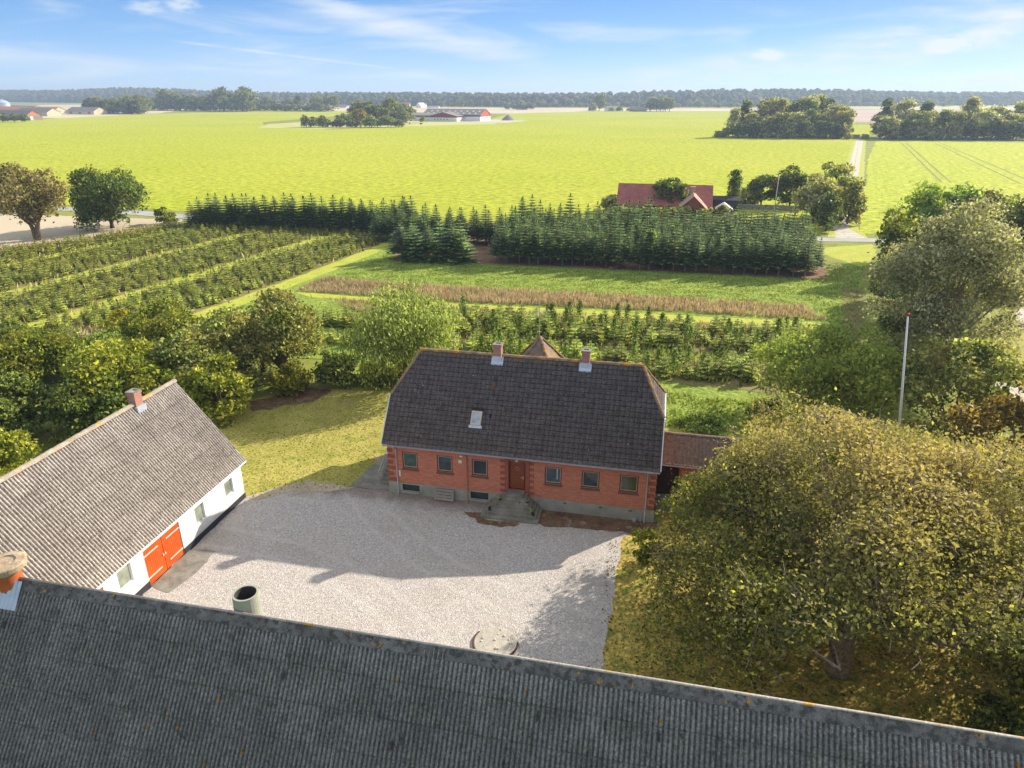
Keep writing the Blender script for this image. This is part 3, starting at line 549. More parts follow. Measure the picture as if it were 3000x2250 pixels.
# ------------------------------------------------------------------ roofs with a real profile
def profile_roof(name, m, parent, O, U, V, lu, lv, hf, du, vlist, lo=None, hi=None):
    U = np.array(U, float); V = np.array(V, float); U /= np.linalg.norm(U); V /= np.linalg.norm(V); Nn = np.cross(U, V)
    if Nn[2] < 0: Nn = -Nn
    nu = int(lu / du) + 1; us = np.linspace(0, lu, nu); vs = np.array(vlist)
    uu, vv = np.meshgrid(us, vs)
    h = hf(uu, vv)
    a = np.interp(vs, *lo)[:, None] if lo else np.zeros((len(vs), 1)); b = np.interp(vs, *hi)[:, None] if hi else np.full((len(vs), 1), lu)
    uc = np.clip(uu, a, b)
    co = np.array(O) + uc[..., None] * U + vv[..., None] * V + h[..., None] * Nn
    idx = np.arange(nu * len(vs)).reshape(len(vs), nu)
    f = np.stack([idx[:-1, :-1], idx[:-1, 1:], idx[1:, 1:], idx[1:, :-1]], -1).reshape(-1, 4)
    wd = np.maximum(uc[:-1, 1:] - uc[:-1, :-1], uc[1:, 1:] - uc[1:, :-1]).reshape(-1)
    f = f[wd > 1e-6]
    if np.cross(U, V)[2] < 0: f = f[:, ::-1]
    return link(name, np_mesh(name, co.reshape(-1, 3), f), m, parent)
def tile_rows(lv, row):
    out = [0.0]; k = 1
    while k * row < lv - 0.02: out += [k * row - 0.012, k * row]; k += 1
    return out + [lv]
def tile_h(row, tw, amp=0.028, step=0.035, seed=1):
    g = np.random.default_rng(seed).normal(0, 0.004, (400, 400))
    def f(u, v):
        r = np.floor(v / row + 1e-6).astype(int); c = np.floor(u / tw + 1e-6).astype(int)
        wv = (0.5 + 0.5 * np.cos(2 * np.pi * (u / tw - c))) ** 1.6
        return amp * wv + step * (v / row - r) + g[r % 400, c % 400] + 0.01
    return f
def corr_h(pitch, amp=0.026, rowl=1.1, seed=3):
    g = np.random.default_rng(seed).normal(0, 0.005, (400, 400))
    def f(u, v):
        r = np.floor(v / rowl + 1e-6).astype(int); c = np.floor(u / 1.05 + 1e-6).astype(int)
        return amp * np.cos(2 * np.pi * u / pitch) + 0.022 * (v / rowl - r) + g[r % 400, c % 400] + 0.03 + 0.004 * np.sin(v * 1.3 + u * .4)
    return f
def wall_plane(mb, axis, c, u0, u1, z0, z1, ops, depth=0.12, inward=1, mi=0, rmi=0):
    """rectangular wall sheet with openings and reveals; axis 'y': plane y=c, u is x; axis 'x': plane x=c, u is y"""
    us = sorted(set([u0, u1] + [o[i] for o in ops for i in (0, 1)])); zs = sorted(set([z0, z1] + [o[i] for o in ops for i in (2, 3)]))
    P = (lambda u, z, d=0: (u, c + d * inward, z)) if axis == 'y' else (lambda u, z, d=0: (c + d * inward, u, z))
    for i in range(len(us) - 1):
        for j in range(len(zs) - 1):
            um = (us[i] + us[i + 1]) / 2; zm = (zs[j] + zs[j + 1]) / 2
            if any(o[0] < um < o[1] and o[2] < zm < o[3] for o in ops) or not (u0 <= um <= u1 and z0 <= zm <= z1): continue
            mb.quad(P(us[i], zs[j]), P(us[i + 1], zs[j]), P(us[i + 1], zs[j + 1]), P(us[i], zs[j + 1]), mi)
    for a, b, e, f in ops:
        mb.quad(P(a, e), P(a, f), P(a, f, depth), P(a, e, depth), rmi); mb.quad(P(b, e), P(b, e, depth), P(b, f, depth), P(b, f), rmi)
        mb.quad(P(a, f), P(b, f), P(b, f, depth), P(a, f, depth), rmi); mb.quad(P(a, e), P(a, e, depth), P(b, e, depth), P(b, e), rmi)
    return mb
def frame_mb(u0, u1, z0, z1, y0, y1, t, swap=False):
    mb = MB()
    for a, b, e, f in ((u0, u0 + t, z0, z1), (u1 - t, u1, z0, z1), (u0 + t, u1 - t, z0, z0 + t), (u0 + t, u1 - t, z1 - t, z1)):
        if swap: mb.box(y0, y1, a, b, e, f)
        else: mb.box(a, b, y0, y1, e, f)
    return mb
def ridge_caps(name, m, parent, a, b, r=0.14, seg=0.38, seed=2):
    a = Vector(a); b = Vector(b); L = (b - a).length; d = (b - a) / L; side = d.cross(Vector((0, 0, 1))).normalized(); up = side.cross(d); mb = MB(); rng = random.Random(seed)
    k = 0; s = 0
    while s < L - 0.02:
        e = min(L, s + seg + 0.04); dz = rng.uniform(-0.008, 0.008); vs = []
        for q, rr in ((s, r), (e, r * 1.13)):
            for j in range(7):
                t = math.pi * j / 6; p = a + d * q + side * (math.cos(t) * rr) + up * (math.sin(t) * rr * 0.8 + dz); vs.append(p)
        mb.add(vs, [(j, j + 1, 8 + j, 7 + j) for j in range(6)] + [tuple(range(7))[::-1], tuple(range(7, 14))]); s += seg; k += 1
    return mb.build(name, m, parent)

# ================================================================== THE RED BRICK HOUSE
HX0, HX1, HY0, HY1 = -16.0, 0.86, 36.72, 43.68
RY, RZ, EY, EZ = 40.2, 8.75, 36.24, 3.76
house = empty('brick_house', 'red brick farmhouse with steep dark tiled half-hipped roof facing the gravel yard', 'house', (-7.6, 40.2, 0))
winX = [(-15.02, -14.0), (-12.72, -11.7), (-10.44, -9.42), (-5.82, -4.78), (-3.56, -2.48), (-1.27, -0.17)]
wz = (1.95, 3.10)
ops = [(a, b, wz[0], wz[1]) for a, b in winX] + [(-8.08, -7.02, 1.24, 3.24)]
mb = MB(); wall_plane(mb, 'y', HY0, HX0, HX1, 0.85, 3.9, ops, 0.14, 1)
wall_plane(mb, 'y', HY1, HX0, HX1, 0.85, 3.9, [], 0.1, -1)
for x in (HX0, HX1):   # gables up to the half hip
    zt = 6.25; k = (RZ - EZ) / (RY - EY); yy = (RZ - zt) / k
    mb.add([(x, HY0, 0.85), (x, HY1, 0.85), (x, HY1, 4.2), (x, RY + yy, zt - .05), (x, RY - yy, zt - .05), (x, HY0, 4.2)], [(0, 1, 2, 3, 4, 5)])
mb.build('wall', M['brick'], house)
mb = MB()
cell = [(-15.12, -13.96, 0.27, 0.75), (-10.56, -9.4, 0.25, 0.77)]
vents = [(-4.62, -4.42, 0.62, 0.72), (-2.42, -2.22, 0.62, 0.72), (-0.62, -0.42, 0.62, 0.72)]
wall_plane(mb, 'y', HY0 - .05, HX0 - .05, HX1 + .05, -0.2, 0.85, cell + vents, 0.2, 1)
mb.quad((HX0 - .05, HY0 - .05, .85), (HX1 + .05, HY0 - .05, .85), (HX1 + .05, HY0 + .03, .85), (HX0 - .05, HY0 + .03, .85))
for x in (HX0 - .05, HX1 + .05): mb.quad((x, HY0 - .05, -.2), (x, HY1 + .05, -.2), (x, HY1 + .05, .85), (x, HY0 - .05, .85))
mb.quad((HX0, HY1 + .05, -.2), (HX1, HY1 + .05, -.2), (HX1, HY1 + .05, .85), (HX0, HY1 + .05, .85))
for a, b, e, f in vents: mb.box(a, b, HY0 + .1, HY0 + .14, e, f)
mb.build('plinth', M['plinth'], house)
for sd in (0, 1):   # corner quoins of darker brick, a little proud
    mb = MB()
    for k in range(7):
        z = 0.9 + k * 0.42; wd = 0.55 if k % 2 == 0 else 0.32
        for j in range(3):
            if sd == 0: mb.box(HX0 - .02, HX0 + wd, HY0 - .022, HY0 + .05, z + j * .09, z + j * .09 + .06)
            else: mb.box(HX1 - wd, HX1 + .02, HY0 - .022, HY0 + .05, z + j * .09, z + j * .09 + .06)
    mb.build('quoins', M['brickdark'], house)
mb = MB()
mb.box(-8.32, -8.09, HY0 - .07, HY0 + .02, .86, 3.42); mb.box(-7.01, -6.78, HY0 - .07, HY0 + .02, .86, 3.42); mb.box(-8.36, -6.74, HY0 - .09, HY0 + .02, 3.425, 3.6)
mb.box(-8.09, -7.01, HY0 - .05, HY0 + .02, 3.245, 3.42)
for k in range(6): mb.box(-8.62, -8.33, HY0 - .02, HY0 + .02, 1.0 + k * .42, 1.18 + k * .42); mb.box(-6.77, -6.48, HY0 - .02, HY0 + .02, 1.0 + k * .42, 1.18 + k * .42)
mb.build('door_surround', M['brickdark'], house)
lab_w = ['leftmost window with green curtain', None, None, None, None, None]
for i, (a, b) in enumerate(winX):
    fr = frame_mb(a, b, wz[0], wz[1], HY0 + .03, HY0 + .12, 0.075).build('window', M['brownwood'], house)
    frame_mb(a + .076, b - .076, wz[0] + .076, wz[1] - .076, HY0 + .035, HY0 + .1, 0.024).build('window_casing', M['cream'], fr)
    p = MB().box(a + .1, b - .1, HY0 + .075, HY0 + .09, wz[0] + .1, wz[1] - .1).build('pane', M[('glassteal', 'glass', 'glassdark', 'glassblue', 'glassdark', 'glassolive')[i]], fr)
    if i in (1, 3, 4): MB().box(a + .1 + (.62 if i == 3 else 0), a + .1 + (.7 if i == 3 else (b - a - .2) * (.5 if i == 4 else 1)), HY0 + .068, HY0 + .0745, wz[0] + .1 + (.45 if i == 4 else .6 if i == 1 else .2), wz[1] - .1).build('curtain', M[('glassteal', 'glassblue', 'glassblue', 'gutter', 'glassolive')[i]], fr)
    MB().hexa([(a - .06, HY0 - .09, wz[0] - .13), (b + .06, HY0 - .09, wz[0] - .13), (b + .06, HY0 + .029, wz[0] - .13), (a - .06, HY0 + .029, wz[0] - .13),
               (a - .06, HY0 - .09, wz[0] - .075), (b + .06, HY0 - .09, wz[0] - .075), (b + .06, HY0 + .029, wz[0] - .003), (a - .06, HY0 + .029, wz[0] - .003)]).build('sill', M['sillstone'], fr)
for a, b, e, f in cell:
    fr = frame_mb(a, b, e, f, HY0 + .05, HY0 + .13, 0.05).build('cellar_window', M['black'], house)
    MB().box(a + .05, b - .05, HY0 + .08, HY0 + .1, e + .05, f - .05).build('pane', M['glass'], fr)
    MB().box(a - .08, b + .08, HY0 - .13, HY0 - .051, e - .12, e - .003).build('sill', M['plinth'], fr)
d = MB(); d.box(-8.0, -7.1, HY0 + .08, HY0 + .13, 1.3, 3.18)
for k in range(8): d.box(-7.98, -7.12, HY0 + .072, HY0 + .0795, 1.36 + k * .22, 1.36 + k * .22 + .2)
do = d.build('door', M['doorwood'], house)
frame_mb(-8.08, -7.02, 1.24, 3.24, HY0 + .04, HY0 + .135, 0.055).build('door_frame', M['brownwood'], do)
mb = MB(); z0 = 2.72; r = .13
for i in range(4):
    a = math.pi / 2 * i; b = a + math.pi / 2
    mb.beam((-7.55 + r * math.cos(a), HY0 + .066, z0 + r * math.sin(a)), (-7.55 + r * math.cos(b), HY0 + .066, z0 + r * math.sin(b)), .012, .025, (0, 1, 0))
mb.build('door_light', M['metal'], do)
MB().beam((-7.18, HY0 + .05, 2.1), (-7.34, HY0 + .03, 2.1), .03, .03).box(-7.2, -7.16, HY0 + .06, HY0 + .075, 1.98, 2.22).build('handle', M['metal'], do)
# roof
sl = math.hypot(RY - EY, RZ - EZ); kz = (RZ - EZ) / sl; ky = (RY - EY) / sl; vh = (RZ - 6.28) / kz
GX0, GX1 = -16.12, 1.02; TW = (GX1 - GX0) / 55
roof = None
for sgn in (-1, 1):
    o = profile_roof('roof_slope' if sgn < 0 else 'rear_roof_slope', M['tile'], house, (GX0, RY, RZ), (1, 0, 0), (0, sgn * ky, -kz), GX1 - GX0, sl, tile_h(sl / 20, TW, .035, .05, seed=5 + sgn), TW / 8, tile_rows(sl, sl / 20),
                 lo=([0, vh, sl], [1.5, 0, 0]), hi=([0, vh, sl], [GX1 - GX0 - 1.46, GX1 - GX0, GX1 - GX0]))
    if sgn < 0: roof = o
# half hips
for sx, ex, gx in ((1, -0.44, GX1), (-1, -14.62, GX0)):
    hl = math.hypot(gx - ex, RZ - 6.28); half = (RZ - 6.28) / (kz / ky)
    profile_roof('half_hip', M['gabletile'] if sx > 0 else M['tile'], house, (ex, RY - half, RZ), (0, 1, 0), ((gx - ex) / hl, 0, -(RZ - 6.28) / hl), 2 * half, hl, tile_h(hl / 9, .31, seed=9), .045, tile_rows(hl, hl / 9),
                 lo=([0, hl], [half, 0]), hi=([0, hl], [half, 2 * half]))
    for s2 in (-1, 1): ridge_caps('hip_ridge', M['ridgetile'], house, (ex, RY, RZ + .03), (gx, RY + s2 * half, 6.32), 0.10, .35)
    MB().box(min(gx, gx + sx * .1), max(gx, gx + sx * .1), RY - half - .05, RY + half + .05, 6.16, 6.26).build('gable_gutter', M['pole'], house)
    for s2 in (-1, 1): MB().beam((gx + sx * .035, RY + s2 * half, 6.26), (gx + sx * .035, RY + s2 * (RY - EY), EZ + .04), .05, .24, (0, 0, 1)).build('bargeboard', M['pole'], house)
ridge_caps('ridge', M['ridgetile'], house, (-14.7, RY, RZ + .02), (-.38, RY, RZ + .02), .15, .36)
MB().quad((HX0, HY0, 3.4), (HX1, HY0, 3.4), (HX1, EY + .05, 3.72), (HX0, EY + .05, 3.72)).build('soffit', M['brownwood'], house)
def gutter(mb, a, b, r=.065):
    a = Vector(a); b = Vector(b); d = (b - a).normalized(); s = d.cross(Vector((0, 0, 1))).normalized(); vs = []
    for p in (a, b):
        for j in range(7):
            t = math.pi + math.pi * j / 6; vs.append(p + s * (math.cos(t) * r) + Vector((0, 0, 1)) * (math.sin(t) * r))
    mb.add(vs, [(j, j + 1, 8 + j, 7 + j) for j in range(6)]); return mb
gutter(MB(), (GX0, EY - .05, EZ - .02), (GX1, EY - .05, EZ - .02)).build('gutter', M['gutter'], house)
for x in (-15.4, -10.75, 0.35):
    MB().tube([(x, EY - .02, EZ - .08), (x, EY + .02, EZ - .2), (x, HY0 - .1, EZ - .45), (x, HY0 - .1, .12), (x, HY0 - .25, .04)], .045, 8).build('downpipe', M['gutter'] if x != -10.75 else M['chimneybrick'], house, smooth=True)
MB().tube([(0.12, HY0 - .12, .02), (0.12, HY0 - .12, .7)], .03, 6).box(-.35, -.15, HY0 - .2, HY0 - .06, .03, .2).build('standpipe', M['gutter'], house)
# chimneys
def chimney(mx, my, zt, parent, z0, wx=.5, wy=.5, flashing=True):
    c = MB(); c.box(mx - wx / 2, mx + wx / 2, my - wy / 2, my + wy / 2, z0, zt - .18)
    c.box(mx - wx / 2 - .035, mx + wx / 2 + .035, my - wy / 2 - .035, my + wy / 2 + .035, zt - .178, zt - .06)
    ch = c.build('chimney', M['chimneybrick'], parent)
    k = frame_mb(mx - wx / 2 - .05, mx + wx / 2 + .05, 0, 1, 0, 1, .1)
    top = MB()
    for a, b, e, f in ((-wx / 2 - .045, -wx / 2 + .1, -wy / 2 - .045, wy / 2 + .045), (wx / 2 - .1, wx / 2 + .045, -wy / 2 - .045, wy / 2 + .045), (-wx / 2 + .1, wx / 2 - .1, -wy / 2 - .045, -wy / 2 + .1), (-wx / 2 + .1, wx / 2 - .1, wy / 2 - .1, wy / 2 + .045)):
        top.box(mx + a, mx + b, my + e, my + f, zt - .058, zt)
    top.build('chimney_cap', M['concrete'], ch)
    return ch
for x in (-9.5, -3.94):
    ch = chimney(x, 40.12, 9.6, house, 8.0)
    fl = MB(); a = .38
    fl.hexa([(x - a, 39.78, 8.22), (x + a, 39.78, 8.22), (x + a, 40.2, 8.75), (x - a, 40.2, 8.75), (x - a, 39.74, 8.34), (x + a, 39.74, 8.34), (x + a, 40.2, 8.9), (x - a, 40.2, 8.9)])
    fl.box(x - .27, x + .27, 39.85, 40.4, 8.3, 8.82); fl.hexa([(x - a, 40.2, 8.75), (x + a, 40.2, 8.75), (x + a, 40.7, 8.12), (x - a, 40.7, 8.12), (x - a, 40.2, 8.9), (x + a, 40.2, 8.9), (x + a, 40.74, 8.26), (x - a, 40.74, 8.26)])
    fl.build('flashing', M['zinc'], ch)
# skylight, vents on the slope
def slope_pt(x, z, off=0.0): return Vector((x, RY - (RZ - z) / (kz / ky), z)) + Vector((0, -kz, ky)) * off
def slope_box(mb, x0, x1, z0, z1, h0, h1, mi=0):
    p = [slope_pt(x0, z0, h0), slope_pt(x1, z0, h0), slope_pt(x1, z1, h0), slope_pt(x0, z1, h0), slope_pt(x0, z0, h1), slope_pt(x1, z0, h1), slope_pt(x1, z1, h1), slope_pt(x0, z1, h1)]
    return mb.hexa(p, mi)
sk = MB()
for a, b, e, f in ((-10.62, -10.54, 5.12, 5.82), (-10.04, -9.96, 5.12, 5.82), (-10.54, -10.04, 5.12, 5.2), (-10.54, -10.04, 5.74, 5.82)): slope_box(sk, a, b, e, f, 0.0, .2)
sk = sk.build('skylight', M['cream'], house)
slope_box(MB(), -10.54, -10.04, 5.2, 5.74, .03, .16).build('pane', M['skylightglass'], sk)
slope_box(MB(), -10.7, -9.88, 4.98, 5.115, .02, .14).build('flashing', M['zinc'], sk)
slope_box(MB(), -10.66, -9.92, 5.83, 5.92, .02, .19).build('top_cover', M['darkwood'], sk)
p = slope_pt(-9.48, 7.2, .06); MB().lathe([(.0, .2), (.1, .2), (.14, .12), (.14, -.2), (.1, -.25)], p, 12).build('roof_vent', M['sillstone'], house, smooth=True)
p = slope_pt(-9.45, 5.62, .06); MB().lathe([(.0, .16), (.07, .14), (.07, -.15)], p, 10).build('roof_vent', M['black'], house, smooth=True)
# fittings on the front wall
MB().box(-15.32, -15.2, HY0 - .04, HY0 - .002, 1.3, 1.72).build('thermometer', M['pole'], house)
MB().box(-11.3, -11.1, HY0 - .03, HY0 - .002, 2.72, 2.92).build('number_plate', M['pole'], house)
MB().box(-11.2, -11.02, HY0 - .1, HY0 - .002, 3.2, 3.3).build('wall_box', M['pole'], house)
MB().box(-15.15, -14.95, HY0 - .06, HY0 - .002, .87, .93).build('marker', M['yellow'], house)
lp = MB().tube([(-7.5, HY0 - .09, 3.62), (-7.5, HY0 - .3, 3.66), (-7.5, HY0 - .32, 3.55)], .018, 6).lathe([(.03, .1), (.06, .05), (.13, -.02), (.12, -.03)], (-7.5, HY0 - .32, 3.47), 14).build('wall_lamp', M['zinc'], house, smooth=True)
# front steps
st = MB(); NL = 7
for k in range(NL):
    f = k / (NL - 1); z0 = k * .18; ins = k
    x0 = -9.5 + (1.42 * k / 6) ; x1 = -5.9 - (1.14 * k / 6)
    y0 = 34.98 + .155 * k + (.12 if k else 0)
    st.box(x0, x1, y0, HY0 - .055, z0 - (0.1 if k == 0 else 0) + .002 * k, z0 + .18)
st.build('front_steps', M['concrete'], house)
# side stair with handrail at the left gable
st = MB()
for k in range(6): st.box(-17.0, HX0 - .055, 37.5 + k * .28, 41.2, k * .17 + (.0 if k else -.1), k * .17 + .17)
st.build('side_steps', M['concrete'], house)
rl = MB(); rl.tube([(-17.02, 37.3, 1.0), (-17.02, 39.1, 1.95), (-17.02, 41.1, 1.95)], .02, 6); rl.tube([(-17.02, 37.42, .6), (-17.02, 39.1, 1.5), (-17.02, 41.1, 1.5)], .014, 6)
for y, z0, z1 in ((37.42, 0.05, 1.06), (38.3, .5, 1.52), (39.15, .95, 1.95), (41.05, .95, 1.95)): rl.tube([(-17.02, y, z0), (-17.02, y, z1)], .018, 6)
rl.build('handrail', M['metal'], house)
# annex with pantiles at the right gable
ax0, ax1 = HX1 + .06, 6.2
mb = MB(); wall_plane(mb, 'y', 39.3, ax0 + 1.35, ax1, 0, 2.9, [], .1, 1); mb.quad((ax1, 39.3, 0), (ax1, 42.4, 0), (ax1, 42.4, 2.9), (ax1, 39.3, 2.9)); mb.quad((ax0, 42.4, 0), (ax1, 42.4, 0), (ax1, 42.4, 2.9), (ax0, 42.4, 2.9))
mb.add([(ax1, 39.3, 2.9), (ax1, 42.4, 2.9), (ax1, 40.85, 4.0)], [(0, 1, 2)]); mb.build('annex_wall', M['brick'], house)
mb = MB(); mb.box(ax0, ax0 + 1.3, 39.4, 39.46, .55, 2.9)
for k in range(8): mb.box(ax0 + .01 + k * .163, ax0 + .15 + k * .163, 39.38, 39.398, .57, 2.88)
dd = mb.build('annex_door', M['darkwood'], house); MB().box(ax0 + 1.15, ax0 + 1.2, 39.33, 39.38, 1.6, 1.72).build('handle', M['metal'], dd)
al = math.hypot(41.0 - 38.9, 4.0 - 2.85)
st = MB(); [st.box(ax0, ax0 + 1.5, 38.2 + k * .28, 39.37, k * .17 + (0 if k else -.1), k * .17 + .17) for k in range(3)]; st.build('annex_steps', M['concrete'], house)
for sgn, y1 in ((-1, 38.95), (1, 42.85)):
    dy = abs(y1 - 40.9); al = math.hypot(dy, 1.15)
    profile_roof('annex_roof', M['pantile'], house, (ax0, 40.9, 4.02), (1, 0, 0), (0, sgn * dy / al, -1.15 / al), ax1 - ax0 + .1, al, tile_h(.3, .235, .05, .035), .235 / 8, tile_rows(al, .3))
ridge_caps('annex_ridge', M['pantile'], house, (ax0, 40.9, 4.08), (ax1 + .1, 40.9, 4.08), .12, .33)
gutter(MB(), (ax0, 38.88, 2.86), (ax1, 38.88, 2.86)).build('annex_gutter', M['gutter'], house)
# rear wing with a hipped roof whose tip shows over the ridge
mb = MB(); mb.box(-10.3, -6.1, 43.7, 49.6, 0, 4.6); mb.build('rear_wing_wall', M['brick'], house)
for nm, a, b, c in (('wing_roof', (-10.6, 43.2, 4.5), (-5.8, 43.2, 4.5), 0), ('wing_roof', (-5.8, 43.2, 4.5), (-5.8, 49.9, 4.5), 0), ('wing_roof', (-5.8, 49.9, 4.5), (-10.6, 49.9, 4.5), 0), ('wing_roof', (-10.6, 49.9, 4.5), (-10.6, 43.2, 4.5), 0)):
    ap = np.array((-8.05, 47.2, 7.75)); A = np.array(a); B = np.array(b); mid = (A + B) / 2; Vd = mid - ap; lv = np.linalg.norm(Vd); Ud = (B - A) / np.linalg.norm(B - A); Vd = Vd / lv
    hw = np.linalg.norm(B - A) / 2; f0 = np.dot(A - ap, Ud); f1 = np.dot(B - ap, Ud)
    lvv = np.dot(mid - ap, Vd)
    profile_roof(nm, M['oldtile'], house, tuple(ap + Ud * f0), Ud, Vd, f1 - f0, lv, tile_h(.33, .3, .03, .03), .05, tile_rows(lv, .33), lo=([0, lv], [-f0, 0]), hi=([0, lv], [-f0, f1 - f0]))
for q in ((-10.6, 43.2, 4.5), (-5.8, 43.2, 4.5), (-5.8, 49.9, 4.5), (-10.6, 49.9, 4.5)): ridge_caps('hip_ridge', M['ridgetile'], house, (-8.05, 47.2, 7.8), (q[0], q[1], 4.58), .12, .34)
an = MB().tube([(-8.12, 47.3, 7.6), (-8.12, 47.3, 10.5)], .025, 6); an.tube([(-8.7, 47.1, 9.4), (-7.5, 47.5, 9.75)], .02, 5)
for k in range(6): t = k / 5; an.tube([(-8.7 + 1.2 * t - .1, 47.1 + .4 * t + .28, 9.4 + .35 * t), (-8.7 + 1.2 * t + .1, 47.1 + .4 * t - .28, 9.4 + .35 * t)], .012, 4)
an.build('antenna', M['galv'], house)

# loose things at the house
hatch = empty('wooden_hatch', 'weathered grey wooden hatch leaning on the plinth between two cellar windows', 'hatch', (-12.25, 36.5, 0))
mb = MB(); hx0, hx1 = -12.85, -11.62
P = lambda x, s, o=0: (x, 36.32 + s * .28 - o * .9, .1 + s * .66 + o * .4)
for x in (hx0, -12.28, hx1 - .12): MB().hexa([P(x, 0), P(x + .12, 0), P(x + .12, 1), P(x, 1), P(x, 0, .05), P(x + .12, 0, .05), P(x + .12, 1, .05), P(x, 1, .05)]).build('batten', M['greywood'], hatch)
mb = MB()
for k in range(4):
    s0 = k * .26; s1 = s0 + .2
    MB().hexa([P(hx0 - .03, s0, .052), P(hx1 + .03, s0, .052), P(hx1 + .03, s1, .052), P(hx0 - .03, s1, .052), P(hx0 - .03, s0, .075), P(hx1 + .03, s0, .075), P(hx1 + .03, s1, .075), P(hx0 - .03, s1, .075)]).build('board', M['greywood'], hatch)
def pot_plant(x, y, z, r, col, label, hp=.22, leaf=.3, n=9, seed=1):
    t = empty('potted_plant', label, 'potted plant', (x, y, z)); rng = random.Random(seed)
    MB().lathe([(0, 0), (r * .75, 0), (r, hp), (r * .85, hp), (r * .8, hp - .03), (0, hp - .03)], (x, y, z), 14).build('pot', M['black'], t, smooth=True)
    mb = MB()
    for i in range(n):
        a = 2 * math.pi * i / n + rng.uniform(-.3, .3); L = leaf * rng.uniform(.7, 1.1); dx, dy = math.cos(a), math.sin(a); sx, sy = -dy * .04, dx * .04
        p0 = (x, y, z + hp - .02); p1 = (x + dx * L * .5, y + dy * L * .5, z + hp + L * .55); p2 = (x + dx * L, y + dy * L, z + hp + L * .4)
        mb.add([p0, (p1[0] + sx, p1[1] + sy, p1[2]), p2, (p1[0] - sx, p1[1] - sy, p1[2])], [(0, 1, 2, 3)])
    mb.build('foliage', col, t); return t
pot_plant(-6.3, 35.45, .36, .11, M['bluegreen'], 'grey leaved plant in black pot at the right end of the lower steps', leaf=.34, seed=2)
pot_plant(-9.0, 35.45, .36, .10, M['darkgreen'], 'small dark plant in black pot at the left end of the lower steps', leaf=.12, n=5, seed=3)
pot_plant(-8.45, 35.9, .9, .07, M['sapling'], 'small yellow leaved plant at the left side of the upper steps', .1, .24, 6, seed=4)
pot_plant(-6.72, 35.9, .9, .07, M['sapling'], 'small yellow leaved plant at the right side of the upper steps', .1, .24, 6, seed=5)

# ================================================================== WHITE BARN
barn = empty('white_barn', 'whitewashed barn with orange red doors and pale corrugated roof left of the yard', 'barn', (-28.65, 24, 0))
BX0, BX1, BY0, BY1 = -32.4, -24.9, 12.6, 34.1; BRX, BRZ, BEX, BEZ = -28.65, 7.65, -24.62, 2.62
wins = [(32.25, 33.1, 1.05, 2.1), (29.35, 30.2, 1.0, 2.12), (23.25, 24.2, 1.15, 2.32)]
bdoor = (25.1, 27.98, 0.0, 2.2); sdoor = (21.2, 22.35, 0.0, 2.2)
mb = MB(); wall_plane(mb, 'x', BX1, BY0, BY1, 0, 2.6, wins + [bdoor, sdoor], .16, -1)
wall_plane(mb, 'x', BX0, BY0, BY1, 0, 2.6, [], .1, 1)
for y in (BY0, BY1): mb.add([(BX0, y, 0), (BX1, y, 0), (BX1, y, 2.6), (BRX, y, 7.4), (BX0, y, 2.6)], [(0, 1, 2, 3, 4)])
mb.build('wall', M['white'], barn)
mb = MB()
for a, b in ((BY0, sdoor[0]), (sdoor[1], bdoor[0]), (bdoor[1], BY1 + .03)): mb.box(BX1 - .02, BX1 + .03, a, b, -.1, .38)
mb.box(BX0, BX1, BY1, BY1 + .03, -.1, .38); mb.build('tarred_base', M['tar'], barn)
for a, b, e, f in wins:
    fr = frame_mb(a, b, e, f, BX1 - .15, BX1 - .08, .06, swap=True).build('window', M['pole'], barn)
    MB().box(BX1 - .12, BX1 - .11, a + .06, b - .06, e + .06, f - .06).build('pane', M['barnglass'], fr)
    MB().box(BX1 - .07, BX1 + .06, a - .05, b + .05, e - .07, e - .003).build('sill', M['white'], fr)
mid = (bdoor[0] + bdoor[1]) / 2
for a, b, hs in ((bdoor[0] + .02, mid - .015, 0), (mid + .015, bdoor[1] - .02, 1)):
    mb = MB(); n = 10
    for k in range(n):
        y0 = a + (b - a) * k / n; mb.box(BX1 - .1, BX1 - .05, y0 + .006, y0 + (b - a) / n - .006, .04, 2.17)
    mb.box(BX1 - .12, BX1 - .1, a, b, .05, 2.16)
    dr = mb.build('door', M['redpaint'], barn)
    for z in (.42, 1.78):
        y0, y1 = (a - .12, b - .32) if hs == 0 else (a + .32, b + .12)
        MB().box(BX1 - .049, BX1 - .03, y0 + (0 if hs else .12), y1 - (.12 if hs else 0), z, z + .07).build('strap_hinge', M['galv'], dr)
    MB().box(BX1 - .05, BX1 - .01, (b - .1) if hs == 0 else a + .03, (b - .03) if hs == 0 else a + .1, 1.0, 1.12).build('latch', M['galv'], dr)
MB().box(BX1 - .1, BX1 - .05, sdoor[0] + .02, sdoor[1] - .02, .04, 2.17).build('side_door', M['redpaint'], barn)
sl2 = math.hypot(BRX - BEX, BRZ - BEZ)
for sgn in (1, -1):
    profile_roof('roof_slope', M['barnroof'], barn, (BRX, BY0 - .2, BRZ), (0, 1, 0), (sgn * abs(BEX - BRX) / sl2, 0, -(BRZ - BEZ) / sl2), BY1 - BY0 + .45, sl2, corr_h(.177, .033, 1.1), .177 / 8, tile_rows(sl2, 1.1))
ridge_caps('ridge', M['barnridge'], barn, (BRX, BY0 - .2, BRZ + .05), (BRX, BY1 + .27, BRZ + .05), .17, .55)
for sgn in (1, -1): MB().beam((BRX, BY1 + .22, BRZ - .06), (BRX + sgn * (BEX - BRX), BY1 + .22, BEZ - .06), .04, .16).build('bargeboard', M['pole'], barn)
gutter(MB(), (BEX + .04, BY0, BEZ - .03), (BEX + .04, BY1 + .25, BEZ - .03), .05).build('gutter', M['pole'], barn)
ch = chimney(BRX, 30.95, 8.5, barn, 7.0, .50, .56)
